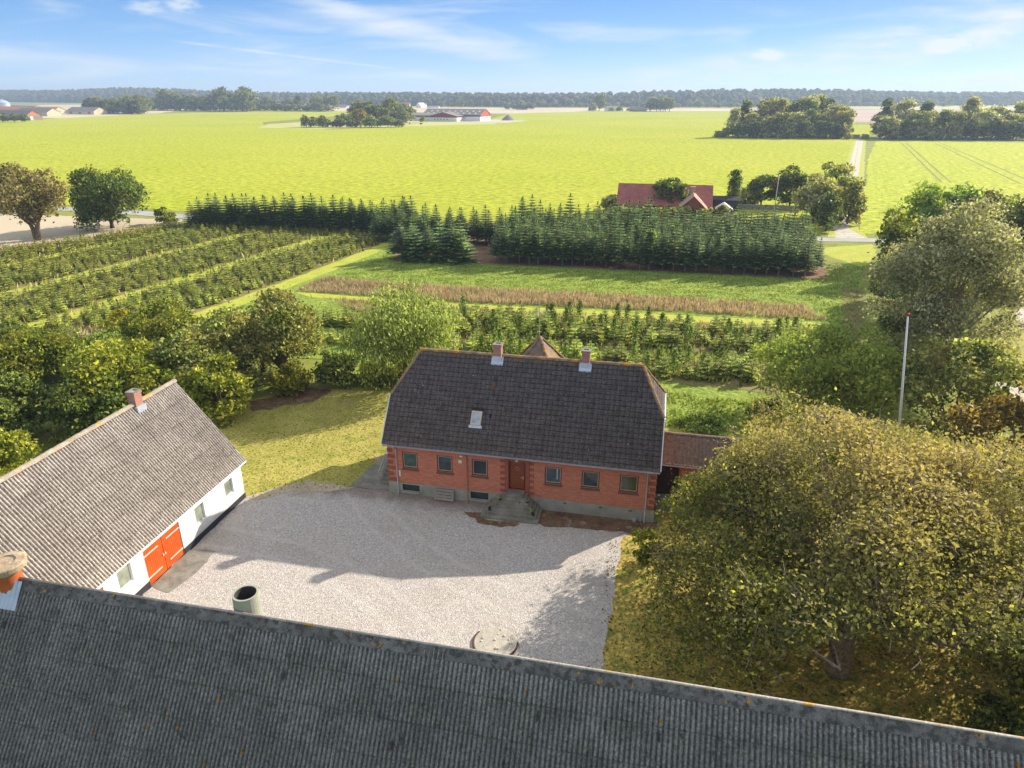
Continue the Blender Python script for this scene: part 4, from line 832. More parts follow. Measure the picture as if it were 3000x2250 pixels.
MB().box(BRX - .32, BRX + .36, 30.6, 31.3, 7.1, 7.6).build('flashing', M['zinc'], ch)
pump = MB().tube([(-24.1, 23.55, 0), (-24.1, 23.55, .75), (-24.0, 23.55, .85)], .03, 6).tube([(-24.25, 23.55, .45), (-23.9, 23.6, .5)], .02, 6).build('garden_tap', M['darkwood'])
tag(pump, 'thin dark standpipe tap by the white barn wall', 'tap')

# ================================================================== NEAR BARN (only its roof is seen)
nb = empty('grey_roof_barn', 'long barn with dark grey corrugated roof across the foreground', 'barn', (-4, 16.3, 0))
NX0, NX1, NRY, NRZ, NEY, NEZ = -24.55, 20.0, 16.3, 7.72, 12.25, 2.65
mb = MB(); mb.box(NX0 + .1, NX1 - .2, NEY + .25, 2 * NRY - NEY - .25, -.1, 2.7)
for x in (NX0 + .1, NX1 - .2): mb.add([(x, NEY + .25, 2.7), (x, 2 * NRY - NEY - .25, 2.7), (x, NRY, 7.45)], [(0, 1, 2)])
mb.build('wall', M['white'], nb)
sl3 = math.hypot(NRY - NEY, NRZ - NEZ)
def near_h(pitch):
    base = corr_h(pitch, .025, 1.12, 8)
    return lambda u, v: base(u, v) + 0.0
for sgn in (-1, 1):
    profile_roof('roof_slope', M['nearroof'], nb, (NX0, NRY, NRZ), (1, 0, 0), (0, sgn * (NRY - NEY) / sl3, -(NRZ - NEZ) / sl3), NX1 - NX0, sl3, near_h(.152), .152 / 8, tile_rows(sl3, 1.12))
# angled ridge cover sheets, each overlapping the next
mb = MB(); x = NX0; k = 0; rng = random.Random(5); ky3 = (NRY - NEY) / sl3; kz3 = (NRZ - NEZ) / sl3
while x < NX1:
    x1 = min(NX1, x + 1.13); lift = .075 + .01 * (k % 2) + rng.uniform(0, .012)
    for sg in (-1, 1):
        a = (NRY, NRZ + lift + .02); b = (NRY + sg * .31 * ky3 + sg * kz3 * lift * .7, NRZ - .31 * kz3 + lift * .7)
        tck = .012
        mb.hexa([(x, a[0], a[1] - tck), (x1 + .05, a[0], a[1] - tck), (x1 + .05, b[0], b[1] - tck), (x, b[0], b[1] - tck), (x, a[0], a[1]), (x1 + .05, a[0], a[1]), (x1 + .05, b[0], b[1]), (x, b[0], b[1])])
    x = x1; k += 1
mb.build('ridge_cover', M['nearridge'], nb)
mb = MB().tube([(NX0, NRY + .05, NRZ + .10), (NX1, NRY + .05, NRZ + .10)], .05, 8); mb.build('ridge_roll', M['ridgepale'], nb, smooth=True)
# concrete flue and clay chimney
mb = MB(); fx, fy = -12.95, 16.85
mb.lathe([(.46, -1.2), (.44, .55), (.37, .55), (.36, -.6)], (fx, fy, 7.72), 28); fl = mb.build('concrete_flue', M['flue'], nb, smooth=False)
MB().lathe([(.355, -.6), (.36, .53)][::-1], (fx, fy, 7.72), 28).lathe([(.0, -.59), (.355, -.59)], (fx, fy, 7.72), 28).build('flue_lining', M['soot'], fl)
cx, cy = -22.15, 16.3
mb = MB().lathe([(.42, -1.0), (.39, .75)], (cx, cy, 7.5), 28); cc = mb.build('clay_chimney', M['terracotta'], nb, smooth=True)
MB().lathe([(.0, .78), (.62, .78), (.66, .8), (.68, .98), (.62, 1.03), (.36, 1.05), (.34, 1.0), (0, 1.0)], (cx, cy, 7.5), 32).lathe([(.44, .62), (.46, .66), (.5, .78)], (cx, cy, 7.5), 28).build('chimney_cap', M['cap'], cc)
mb = MB()
for k in range(7):
    x0 = cx - .62 + k * .18
    for sg in (-1, ):
        P = lambda x, s, o: (x, NRY - s * ky3 - kz3 * o, NRZ - s * kz3 + ky3 * o)
        mb.add([P(x0, -.02, .14), P(x0 + .09, -.02, .18), P(x0 + .18, -.02, .14), P(x0 + .18, 1.0, .075), P(x0 + .09, 1.0, .125), P(x0, 1.0, .075)], [(0, 1, 4, 5), (1, 2, 3, 4)])
mb.build('flashing', M['zinc'], cc)

# well cover in the gravel, with a plant
well = empty('well_cover', 'round stone set well cover flush in the gravel yard with weeds on it', 'well cover', (-6.15, 24.9, 0))
mb = MB(); n = 40
mb.lathe([(0, .12), (.98, .12), (1.02, .10), (1.02, .02)], (-6.15, 24.9, 0), n); mb.build('slab', layered('pebbled concrete', [(3, 5, [(0.3, (0.36, 0.33, 0.27)), (0.7, (0.52, 0.49, 0.42))])], bscale=20, fine=18), well)
rust = plain('rusty steel', (0.10, 0.035, 0.02), 0.8)
for a0, a1 in ((2.6, 3.7), (5.2, 6.5)):
    mb = MB()
    for k in range(10):
        t0 = a0 + (a1 - a0) * k / 10; t1 = a0 + (a1 - a0) * (k + 1) / 10; q = [(-6.15 + r * math.cos(t), 24.9 + r * math.sin(t), z) for z in (.03, .11) for t, r in ((t0, 1.03), (t0, 1.09), (t1, 1.09), (t1, 1.03))]
        mb.hexa(q)
    mb.build('steel_rim', rust, well)
rng = random.Random(3); mb = MB()
for i in range(12):
    a = rng.uniform(0, 6.28); r = rng.uniform(.1, .85); s = rng.uniform(.03, .07); x, y = -6.15 + r * math.cos(a), 24.9 + r * math.sin(a)
    MB().lathe([(0, .12 + s), (s, .12 + s * .6), (s * 1.1, .12)], (x, y, 0), 7).build('pebble', M['track'], well)

# flag poles
fp = empty('flagpole', 'tall white flagpole with red knob standing among the garden trees', 'flagpole', (17.1, 46.5, 0))
MB().tube([(17.1, 46.5, 0), (15.63, 46.5, 11.1)], [.11, .05], 10).build('pole', M['pole'], fp, smooth=True)
MB().lathe([(0, .2), (.08, .17), (.11, .09), (.08, 0), (0, -.02)], (15.63, 46.5, 11.1), 12).build('knob', M['red'], fp, smooth=True)
fp = empty('flagpole', 'distant white flagpole with a hanging pennant beside the maroon roofed house', 'flagpole', (24.0, 166, 0))
MB().tube([(24.0, 166, 0), (24.0, 166, 8.0)], [.12, .06], 8).build('pole', M['pole'], fp, smooth=True)
MB().add([(23.97, 166, 7.8), (23.3, 165.9, 6.2), (23.15, 166.1, 5.2), (23.95, 166, 7.4)], [(0, 1, 2, 3)]).add([(23.97, 166.03, 7.8), (23.95, 166.03, 7.4), (23.15, 166.13, 5.2), (23.3, 165.93, 6.2)], [(0, 1, 2, 3)]).build('pennant', M['red'], fp)

# ================================================================== VEGETATION
def unit(rng, n):
    v = rng.normal(size=(n, 3)); return v / np.linalg.norm(v, axis=1)[:, None]
def leaf_quads(pts, out, size, rng, bias=0.5, aspect=0.55, hang=0.0):
    n = len(pts); nrm = unit(rng, n) + out * bias; nrm /= np.linalg.norm(nrm, axis=1)[:, None]
    r = unit(rng, n)
    if hang: r = r * (1 - hang) + np.array([0, 0, -1.0]) * hang
    a = r - nrm * np.sum(r * nrm, 1)[:, None]; a /= np.linalg.norm(a, axis=1)[:, None] + 1e-9; b = np.cross(nrm, a)
    s = size * rng.uniform(0.5, 1.6, n)[:, None]; curl = nrm * s * 0.15
    co = np.stack([pts - a * s * .5 - curl, pts + b * s * .5 * aspect + a * s * .05, pts + a * s * .5 - curl, pts - b * s * .5 * aspect + a * s * .05], 1).reshape(-1, 3)
    return co, np.arange(n * 4).reshape(n, 4)
def crown(rng, h, wd, kind, z0f, nclump, cr):
    """clump centres and radii of a crown h high, wd wide, starting at z0f*h"""
    z0 = z0f * h; rx = wd / 2; rz = (h - z0) / 2; cz = z0 + rz
    d = unit(rng, nclump * 3); d = d[d[:, 2] > (-0.95 if kind != 'willow' else -0.6)][:nclump]
    if z0f < 0.2 or kind == 'dome':      # skirts that reach down: below the widest level the crown keeps its width
        low = d[:, 2] < 0; hz = np.linalg.norm(d[:, :2], axis=1) + 1e-6; k_ = np.where(low, np.minimum((1 - np.abs(d[:, 2]) ** 3 * .35) / hz, 6), 1.0); d[:, :2] *= k_[:, None]; d[low, 2] *= 1.12
    rad = rng.uniform(0.50, 0.86, len(d))[:, None]; lump = 1 + 0.12 * np.sin(d[:, :1] * 5 + rng.uniform(0, 6)) + 0.10 * np.sin(d[:, 1:2] * 6 + rng.uniform(0, 6))
    if kind == 'poplar': rad *= 0.9
    if kind == 'cone': d[:, :2] *= np.clip(1.15 - (d[:, 2:3] + 1) * .55, .08, 1)
    c = d * rad * lump * np.array([rx, rx, rz]) + np.array([0, 0, cz])
    r = cr * (rx * rx * rz) ** (1 / 3) * rng.uniform(0.7, 1.35, len(d))
    return c, r, cz, rx, rz
def make_tree(name, h, wd, mat, seed, leaf=0.2, dens=1.0, kind='round', z0f=0.18, trunk_r=None, bark='bark', nclump=60, cr=0.30, limbs=14, twigs=0, lift=None, more=(), twinned=False, off=(0, 0)):
    """returns meshes (crown, trunk) in local space, base at the origin"""
    rng = np.random.default_rng(seed); C, Rr, cz, rx, rz = crown(rng, h, wd, kind, z0f, nclump, cr)
    C[:, :2] += np.array(off); zr = np.clip((C[:, 2] - cz) / rz, 0, 1)
    if kind == 'dome': C[:, :2] = np.array(off) + (C[:, :2] - np.array(off)) * (1 - .27 * zr)[:, None]
    if more: m_ = np.array(more, float); C = np.concatenate([C, m_[:, :3]]); Rr = np.concatenate([Rr, m_[:, 3]])
    if kind != 'dome': leaf = leaf * 1.4; dens = dens * 1.25
    area = 4 * math.pi * ((rx * rx + 2 * rx * rz) / 3); n = int(dens * 2.6 * area / (leaf * leaf * 0.5)); n = max(n, 500)
    w2 = Rr ** 2 * rng.uniform(.45, 1.5, len(Rr)); idx = rng.choice(len(C), n, p=w2 / w2.sum())
    u = unit(rng, n); u[:, 2] = np.where(u[:, 2] < -0.55, -u[:, 2] * .6, u[:, 2]); u /= np.linalg.norm(u, axis=1)[:, None]
    rr = Rr[idx] * np.clip(rng.normal(0.92, 0.17, n), 0.2, 1.35)
    sq = np.array([1, 1, 0.72]); P = C[idx] + u * rr[:, None] * sq
    if lift is not None:
        ok = P[:, 2] > lift(P[:, 0], P[:, 1]) + rng.normal(0, .35, n); ok &= (P[:, 0] + 9.3) > .55 + np.maximum(0, P[:, 2] - 3.4) * .55 + np.maximum(0, P[:, 1] + 26.5 - 32) * .12 + rng.normal(0, .25, n); P, u, idx = P[ok], u[ok], idx[ok]; n = len(P)
    hang = 0
    if kind == 'willow':
        drop = rng.exponential(0.85, n) * (h / 9); P[:, 2] -= np.minimum(drop, P[:, 2] - 0.8); P[:, :2] += (u[:, :2] * 0.35); hang = 0.75
    if kind == 'dome':
        low = P[:, 2] < 1.3; P[low, 2] = 1.3 + rng.uniform(0, 1.2, low.sum())
    P[:, 2] = np.maximum(P[:, 2], 0.05)
    # sprays that stick out of the clumps break the outline
    k = n // 12; j = rng.choice(n, k); P[j] += u[j] * rng.exponential(0.22, k)[:, None] * Rr[idx[j]][:, None]
    co, f = leaf_quads(P, u, leaf, rng, 0.5, 0.38 if kind == 'willow' else 0.6, hang)
    me = np_mesh(name + '_crown', co, f)
    mb = MB(); tr = trunk_r or max(.08, wd * .028); fork = max(z0f * h * 0.95, h * 0.12) if kind != 'dome' else 3.3
    stems = [(0.0, 0.0)] if not twinned else [(-.5, 0), (.5, .3), (1.3, -.2)]
    for q, (sx, sy) in enumerate(stems):
        if kind != 'bush':
            mb.tube([(sx * .3, sy * .3, -.1), (sx * .35, sy * .35, .35), (sx * .6 + .03 * h / 5, sy * .6, fork * .55), (sx, sy, fork), (sx * 1.5, sy * 1.5, fork + (cz - fork) * .6), (sx * 1.6, sy * 1.6, h * .82)],
                    [tr * 1.3, tr * 1.08, tr * .92, tr * .85, tr * .45, tr * .08], 12)
    order = rng.permutation(len(C))[:limbs]
    for i in order:
        c = C[i]
        if lift is not None and c[2] < lift(c[0], c[1]) + .3: continue
        s = stems[int(rng.integers(len(stems)))]
        st = Vector((s[0], s[1], fork * rng.uniform(.8, 1.15) if kind != 'bush' else 0.05)); e = Vector(c); m1 = st.lerp(e, .35) + Vector((0, 0, abs(e.z - st.z) * .05 + rng.uniform(-.1, .35) * tr * 3)); m2 = st.lerp(e, .7) + Vector((*rng.normal(0, .04 * wd, 2), rng.uniform(0, .06) * h))
        mb.tube([st, m1, m2, e], [tr * .5, tr * .36, tr * .2, tr * .05], 6, caps=False)
        for t in range(3):
            d = Vector(unit(rng, 1)[0]) * Rr[i] * 1.0; mb.tube([m2.lerp(e, rng.uniform(0, 1)), m2.lerp(e, .7) + d * .5, e + d], [tr * .14, tr * .08, tr * .02], 4, caps=False)
    for i in range(twigs):
        j = int(rng.integers(n)); p = Vector(P[j]); o = Vector(u[j]); c = Vector(C[idx[j]])
        a = c.lerp(p, .45); m_ = c.lerp(p, .8) + Vector(rng.normal(0, .12, 3)); b = p + o * .12 + Vector(rng.normal(0, .15, 3))
        mb.tube([a, m_, b], [.035, .022, .008], 3, caps=False)
    return me, mb.mesh(name + '_trunk', True), M[mat], M[bark]
def put_tree(name, meshes, loc, label, cat='tree', group=None, rz=0.0, sc=(1, 1, 1), sub=('crown', 'trunk')):
    t = empty(name, label, cat, loc, rz, group); t.scale = sc
    for nm, me, mt in ((sub[0], meshes[0], meshes[2]), (sub[1], meshes[1], meshes[3])):
        if not me.materials: me.materials.append(mt)
        o = bpy.data.objects.new(nm, me); COL.objects.link(o); o.parent = t
    return t
def tree(name, label, x, y, h, wd, mat, seed, cat='tree', group=None, **kw):
    return put_tree(name, make_tree(name, h, wd, mat, seed, **kw), (x, y, 0), label, cat, group)

def walnut_lift(x, y):      # the side towards the yard is lifted clear of the trunk, the flanks droop
    g = np.interp(x + 9.3, [-2, 4.0, 7.2, 11.8, 15.5, 20], [22.6, 23.6, 29.6, 30.2, 26.4, 24.6]); return np.maximum(1.2, 24 * (1 - (y + 26.5) / g))
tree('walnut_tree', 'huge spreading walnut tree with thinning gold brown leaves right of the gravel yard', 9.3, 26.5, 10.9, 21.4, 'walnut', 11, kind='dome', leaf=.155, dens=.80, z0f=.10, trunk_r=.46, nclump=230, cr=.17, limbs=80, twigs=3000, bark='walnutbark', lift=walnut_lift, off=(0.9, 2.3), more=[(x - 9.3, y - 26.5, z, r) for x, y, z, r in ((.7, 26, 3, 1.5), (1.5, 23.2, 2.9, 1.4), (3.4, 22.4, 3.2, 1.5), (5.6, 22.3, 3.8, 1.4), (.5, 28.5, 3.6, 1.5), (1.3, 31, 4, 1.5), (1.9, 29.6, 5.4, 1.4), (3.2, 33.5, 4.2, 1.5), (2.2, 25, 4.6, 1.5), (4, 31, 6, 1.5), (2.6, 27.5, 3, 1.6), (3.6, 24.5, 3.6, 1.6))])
tree('willow_tree', 'bright yellow green willow with hanging sprays behind the house ridge', -21.4, 53.6, 9.3, 8.8, 'willow', 12, kind='willow', leaf=.20, dens=1.0, z0f=.22, nclump=60, cr=.30, limbs=20, bark='darkbark', trunk_r=.3)
tree('fruit_tree', 'broad green tree with a few orange leaves right of the house behind the walnut', 13.7, 54.0, 7.7, 11.4, 'fruitleaf', 13, leaf=.19, dens=.75, z0f=.10, nclump=75, cr=.26, limbs=22, bark='darkbark')
tree('ash_tree', 'tall airy pale olive tree, highest in the garden belt on the right', 23.9, 62.5, 16.2, 11.8, 'ashleaf', 14, leaf=.16, dens=.75, z0f=.06, nclump=130, cr=.21, limbs=40, twigs=250, bark='twig', trunk_r=.3)
tree('hazel_tree', 'medium olive tree just right of the near flagpole', 21.4, 50.5, 9.0, 7.0, 'olive', 15, leaf=.2, dens=.8, z0f=.05, nclump=50, cr=.28)
tree('plum_tree', 'golden brown leaved tree at the right edge above the walnut crown', 22.2, 41.8, 8.6, 8.8, 'goldbrown', 16, leaf=.18, dens=.65, z0f=.12, nclump=55, cr=.27, limbs=24, twigs=150, bark='twig')
tree('plum_tree', 'dark olive brown tree cut by the right edge beside the golden brown one', 27.0, 38.5, 7.6, 8.0, 'olive', 17, leaf=.18, dens=.8, z0f=.05, nclump=50, cr=.28)
tree('elder_bush', 'dark green bush in the lower right corner beyond the grey roof', 17.4, 23.2, 6.3, 5.0, 'green', 18, 'bush', leaf=.15, dens=.8, kind='bush', z0f=.0, nclump=40, cr=.3, limbs=16)
tree('elder_bush', 'low pale green bush in the leaf strewn grass right of the walnut trunk', 14.6, 22.9, 2.6, 3.2, 'bluegreen', 19, 'bush', leaf=.13, dens=.6, kind='bush', z0f=.0, nclump=22, cr=.3, limbs=10)
tree('lilac_bush', 'blue green bush against the right gable steps under the walnut edge', 2.8, 38.0, 2.3, 1.8, 'bluegreen', 20, 'bush', leaf=.12, dens=.7, kind='bush', z0f=.0, nclump=14, cr=.33, limbs=8)
tree('lilac_bush', 'small green bush at the gravel edge left of the walnut crown', 0.4, 32.3, 2.6, 1.5, 'green', 21, 'bush', leaf=.11, dens=.7, kind='bush', z0f=.0, nclump=14, cr=.33, limbs=8)
tree('currant_bush', 'grey green bush right of the kitchen garden behind the house', 9.0, 51.5, 2.6, 3.0, 'bluegreen', 22, 'bush', leaf=.14, dens=.7, kind='bush', z0f=.0, nclump=20, cr=.3, limbs=8)
tree('currant_bush', 'low bright green bush in the kitchen garden beside the right gable', 4.0, 50.5, 1.0, 3.4, 'sapling', 23, 'bush', leaf=.14, dens=.8, kind='bush', z0f=.0, nclump=20, cr=.3, limbs=6)
# upper right belt
UR = [('maple_tree', 'yellow green tree at the left end of the right hand belt beside the track', 38.5, 118, 11.6, 9.0, 'fruitleaf', .36), ('maple_tree', 'deep green rounded tree below the yellow green one at the belt end', 32.8, 105.5, 9.8, 6.2, 'green', .32),
      ('maple_tree', 'pale green tree rising behind the tall airy tree', 43.5, 120.5, 12.0, 9.4, 'sapling', .36), ('maple_tree', 'brown tinged dark tree right of the pale green belt tree', 46.0, 112, 11.8, 8.6, 'olive', .34),
      ('maple_tree', 'tall dark green tree at the right frame edge of the belt', 51.5, 108.5, 12.6, 9.5, 'darkgreen', .34), ('maple_tree', 'pale green tree peeping over the belt at the right frame edge', 56, 116, 12.8, 9, 'bluegreen', .36),
      ('maple_tree', 'dark tree between the brown tinged and the edge tree of the belt', 40.0, 100, 9.0, 8.0, 'darkgreen', .32)]
for i, (nm, lb, x, y, h, wd, mt, lf) in enumerate(UR): tree(nm, lb, x, y, h, wd, mt, 30 + i, leaf=lf, dens=.85, z0f=.08 if i != 4 else .22, nclump=55, cr=.28, bark='darkbark')
# left side
tree('crab_apple_tree', 'thin brown leaved tree with three stems at the left frame edge', -109.2, 104.0, 13.2, 14.2, 'browntree', 41, leaf=.30, dens=.55, z0f=.24, nclump=75, cr=.24, limbs=34, twigs=200, twinned=True, trunk_r=.38, bark='bark')
tree('hornbeam_tree', 'dense dark green tree with a bronze right flank beside the road at left', -105.0, 117.5, 11.0, 13.6, 'darkgreen', 42, leaf=.30, dens=.9, z0f=.03, nclump=85, cr=.27, bark='darkbark')
tree('hawthorn_bush', 'small green bush at the road edge right of the dense dark tree', -98.0, 124.0, 3.4, 4.4, 'green', 43, 'bush', leaf=.28, kind='bush', z0f=0, nclump=20, limbs=5)
H = [('hedge_tree', 'fresh green tree in the middle of the left hedge belt', -48.0, 56.0, 5.2, 8.0, 'green'), ('hedge_tree', 'small bright yellow tree left of the fresh green one', -52.4, 57.0, 4.3, 3.0, 'yellow'),
     ('hedge_tree', 'dark grey green tree with dangling branches left of the willow', -32.6, 52.8, 8.3, 8.6, 'olive'), ('hedge_tree', 'rounded olive brown tree behind the white barn ridge end', -37.0, 48.8, 7.2, 8.8, 'olive'),
     ('hedge_tree', 'wide yellowish green tree directly over the white barn chimney', -41.6, 44.0, 5.9, 9.4, 'yellowgreen'), ('hedge_tree', 'mid green bushy tree at the far left of the hedge belt', -53.6, 47.0, 5.0, 8.6, 'green'),
     ('hedge_tree', 'blue green spiky tree at the left frame edge behind the barn ridge', -46.6, 37.5, 5.2, 7.0, 'bluegreen'), ('hedge_tree', 'yellow edged bush at the left frame edge nearest the barn roof', -42.3, 32.6, 3.8, 4.4, 'yellowgreen'),
     ('hedge_tree', 'low olive tree at the lawn side of the belt by the barn gable', -33.6, 45.0, 5.0, 5.6, 'yellowgreen'), ('hedge_tree', 'round dark green shrub at the lawn end near the willow', -27.6, 53.0, 2.9, 4.0, 'bluegreen'),
     ('hedge_tree', 'bright green low tree between the belt and the plantation', -49.5, 51.0, 3.9, 6.4, 'sapling'), ('hedge_tree', 'shaded dark tree filling the belt behind the barn ridge', -40.5, 39.5, 4.6, 6.6, 'darkgreen'),
     ('hedge_tree', 'pale olive tree between the rounded olive and the dangling one', -35.6, 54.5, 5.6, 5.8, 'palebrown'), ('hedge_tree', 'dark green tree in the gap left of the yellow tree', -57.5, 50.5, 4.2, 6.5, 'darkgreen'),
     ('hedge_tree', 'dark green undergrowth tree in the middle of the belt below the rounded olive one', -37.2, 43.5, 4.4, 6.6, 'green'), ('hedge_tree', 'green tree between the fresh green one and the dangling grey green one', -42.0, 51.5, 5.6, 7.4, 'green'), ('hedge_tree', 'small yellow green shrub at the foot of the dangling grey green tree', -30.6, 50.6, 2.4, 4.0, 'yellowgreen')]
for i, (nm, lb, x, y, h, wd, mt) in enumerate(H):
    bz = .05 if i in (2, 12) else .0
    tree(nm, lb, x, y, h, wd, mt, 50 + i, leaf=.19, dens=.85, z0f=bz, nclump=46, cr=.29, limbs=10, bark='darkbark', group='trees of the left hedge belt')
for i, (x, y, h, wd) in enumerate(((-24.3, 54.0, 1.8, 3.0), (-21.6, 54.6, 1.7, 3.4), (-18.6, 55.2, 1.7, 3.2))):
    tree('wild_shrub', 'low weedy shrub at the foot of the willow by the lawn edge', x, y, h, wd, 'yellowgreen', 70 + i, 'bush', leaf=.16, kind='bush', z0f=0, nclump=16, limbs=4, group='weedy shrubs under the willow')
# around the maroon-roofed house
tree('round_tree', 'round dark tree in front of the maroon roof', 1.1, 158.5, 7.6, 8.0, 'darkgreen', 80, leaf=.38, dens=.9, z0f=.1, nclump=40)
tree('round_tree', 'yellowish bush right of the round tree at the maroon roofed house', 4.4, 156.5, 4.6, 4.0, 'yellowgreen', 81, leaf=.36, z0f=.0, nclump=20)
tree('poplar_tree', 'narrow dark columnar tree right of the maroon roofed house', 15.1, 166, 9.6, 2.5, 'darkgreen', 82, leaf=.26, kind='poplar', z0f=.02, nclump=70, cr=.42)
for i, (lb, x, y, h, wd, mt) in enumerate([('big bronze dark tree beside the farm track behind the fir block', 34.5, 160, 12.0, 9.0, 'olive'), ('pale yellow green tree in front of the big bronze one', 29.8, 153, 9.4, 8.4, 'palebrown'), ('dark green tree with light gaps right of the far flagpole', 28.0, 172, 9.0, 8.0, 'darkgreen'),
                                           ('dark tree behind the far flagpole', 22.0, 174, 7.5, 7.5, 'darkgreen'), ('low brownish bush right of the columnar tree', 18.4, 173, 3.9, 6.6, 'olive'), ('bush at the left gable of the maroon roofed house', -11.6, 160, 3.4, 4.8, 'palebrown'), ('dark bronze tree at the track side right of the big bronze one', 36.2, 152, 8.6, 5.6, 'olive'), ('dark green tree at the fir block corner by the track', 30.5, 143, 7.4, 5.6, 'darkgreen')]):
    tree('garden_tree', lb, x, y, h, wd, mt, 84 + i, leaf=.38, dens=.9, z0f=.03, nclump=42, bark='darkbark')

# ---- conifers
def fir_mesh(name, h, rb, seed, whorls, per, bare=0.12, nspr=5, spray=.3, blade=.11):
    rng = np.random.default_rng(seed); co = []; n = 0
    z0 = h * bare
    for k in range(whorls):
        t = k / (whorls - 1); z = z0 + (h * .985 - z0) * t; r = rb * (1 - t) ** 0.85 + .10 * rb
        m = per if t < .85 else max(4, per - 2)
        off = rng.uniform(0, 6.28)
        for i in range(m):
            a = off + 2 * math.pi * i / m + rng.normal(0, .12); L = r * rng.uniform(.78, 1.12); d = np.array([math.cos(a), math.sin(a), 0]); s = np.array([-d[1], d[0], 0])
            up = .30 + .4 * t - .28 * (1 - t)
            p0 = np.array([0, 0, z]); p1 = p0 + d * L * .55 + np.array([0, 0, L * up * .35]); p2 = p0 + d * L + np.array([0, 0, L * up * .55 - L * .10])
            wd = blade * (.5 + .8 * (1 - t)) * 1.3
            co += [p0 - s * wd * .3, p1 - s * wd, p2, p1 + s * wd]
            for j in range(nspr):
                f = (j + .7) / (nspr + .4); q = p0 + (p1 - p0) * min(1, f / .55) + (p2 - p1) * max(0, (f - .55) / .45)
                for sg in (-1, 1):
                    l2 = L * spray * (1.1 - .55 * f) * rng.uniform(.8, 1.2); e = q + (s * sg * .85 + d * .55) * l2 + np.array([0, 0, rng.normal(.02, .06) * l2 - .03]); mm = (q + e) / 2
                    nn = d * sg * .5 * wd * .9; nn = nn + np.array([0, 0, rng.uniform(-.03, .03)])
                    co += [q, mm - nn, e, mm + nn]
    # leader
    for a in range(3):
        s = np.array([math.cos(a * 2.1), math.sin(a * 2.1), 0]) * .035 * h ** .5
        co += [np.array([0, 0, h * .93]) - s, np.array([0, 0, h * .97]) - s * .8, np.array([0, 0, h * 1.02]), np.array([0, 0, h * .95]) + s]
    co = np.array(co); f = np.arange(len(co)).reshape(-1, 4)
    mb = MB().tube([(0, 0, -.1), (0, 0, h * .5), (0, 0, h * .98)], [h * .013 + .02, h * .009, .012], 6)
    if bare > .1:
        for i in range(18):
            a = rng.uniform(0, 6.28); z = rng.uniform(.3, z0 + .6); L = rng.uniform(.3, .8); mb.tube([(0, 0, z), (math.cos(a) * L, math.sin(a) * L, z - .1)], [.018, .006], 3, caps=False)
    return np_mesh(name + '_crown', co, f), mb.mesh(name + '_trunk')
firs = []
for i in range(5):
    a, b = fir_mesh('fir', 6.3, 1.75 if i < 3 else 1.85, 100 + i, 13, 9, .21 if i < 3 else .03, 3, .46, .21); firs.append((a, b, M['fir'], M['twig']))
rng = random.Random(21)
nfir = 0
for row in range(7):
    for k in range(29):
        if rng.random() < .05: continue
        x = -24.6 + k * 1.67 + rng.uniform(-.28, .28) + (row % 2) * .5; y = 104.2 + row * 3.4 + rng.uniform(-.35, .35)
        if row and x < -22: x -= 0
        s = rng.uniform(.82, 1.12) * (1 + .02 * (row == 0)) * (.93 if rng.random() < .15 else 1) * (1.02 - .0025 * k) * (1.15 if row > 4 else 1.06 if row > 2 else 1)
        if row == 1 and k in (11, 12) : continue
        put_tree('fir_tree', firs[rng.randrange(3)], (x, y, 0), 'tall dark fir in the dense block beyond the meadow', 'fir tree', 'firs of the dense block', rng.uniform(0, 6.28), (s * rng.uniform(.9, 1.12), s, s)); nfir += 1
for k in range(23):
    x = -49.5 + (k // 2) * 2.25 + (k % 2) * 1.1 + rng.uniform(-.3, .3); y = 116.5 + (k % 2) * 3.4 + rng.uniform(-.4, .4); s = rng.uniform(.84, 1.02)
    put_tree('fir_tree', firs[rng.randrange(3)], (x, y, 0), 'dark fir in the thick rows behind the small cluster', 'fir tree', 'firs behind the small cluster', rng.uniform(0, 6.28), (s * 1.15, s * 1.15, s))
for k in range(46):
    x = -91.5 + (k // 2) * 2.0 + (k % 2) * 1.0 + rng.uniform(-.3, .3); y = 123.2 + (k % 2) * 1.8 + .045 * (x + 91) * .9 + rng.uniform(-.4, .4); s = rng.uniform(.86, 1.08) * (1.0 if k > 2 else .85)
    put_tree('fir_tree', firs[3 + rng.randrange(2)], (x, y, 0), 'dark fir in the long hedge row along the road', 'fir tree', 'firs of the long hedge row', rng.uniform(0, 6.28), (s * 1.45, s * 1.45, s * .97))
CLF = [(-40.0, 103.2, .95, 'leftmost, low skirted fir of the small cluster left of the block'), (-37.6, 102.6, .98, 'second fir from the left in the small cluster'), (-35.9, 104.6, .86, 'rear fir standing behind the small cluster'),
       (-33.4, 102.9, 1.05, 'tallest fir of the small cluster, standing in its middle'), (-31.8, 104.4, .92, 'slim fir right behind the tallest of the small cluster'), (-30.2, 103.0, 1.02, 'rightmost fir of the small cluster beside the gap'), (-38.8, 105.4, .84, 'short fir at the back left of the small cluster')]
for x, y, s, lb in CLF: put_tree('fir_tree', firs[rng.randrange(5)], (x, y, 0), lb, 'fir tree', 'firs of the small cluster', rng.uniform(0, 6.28), (s * 1.5, s * 1.5, s))
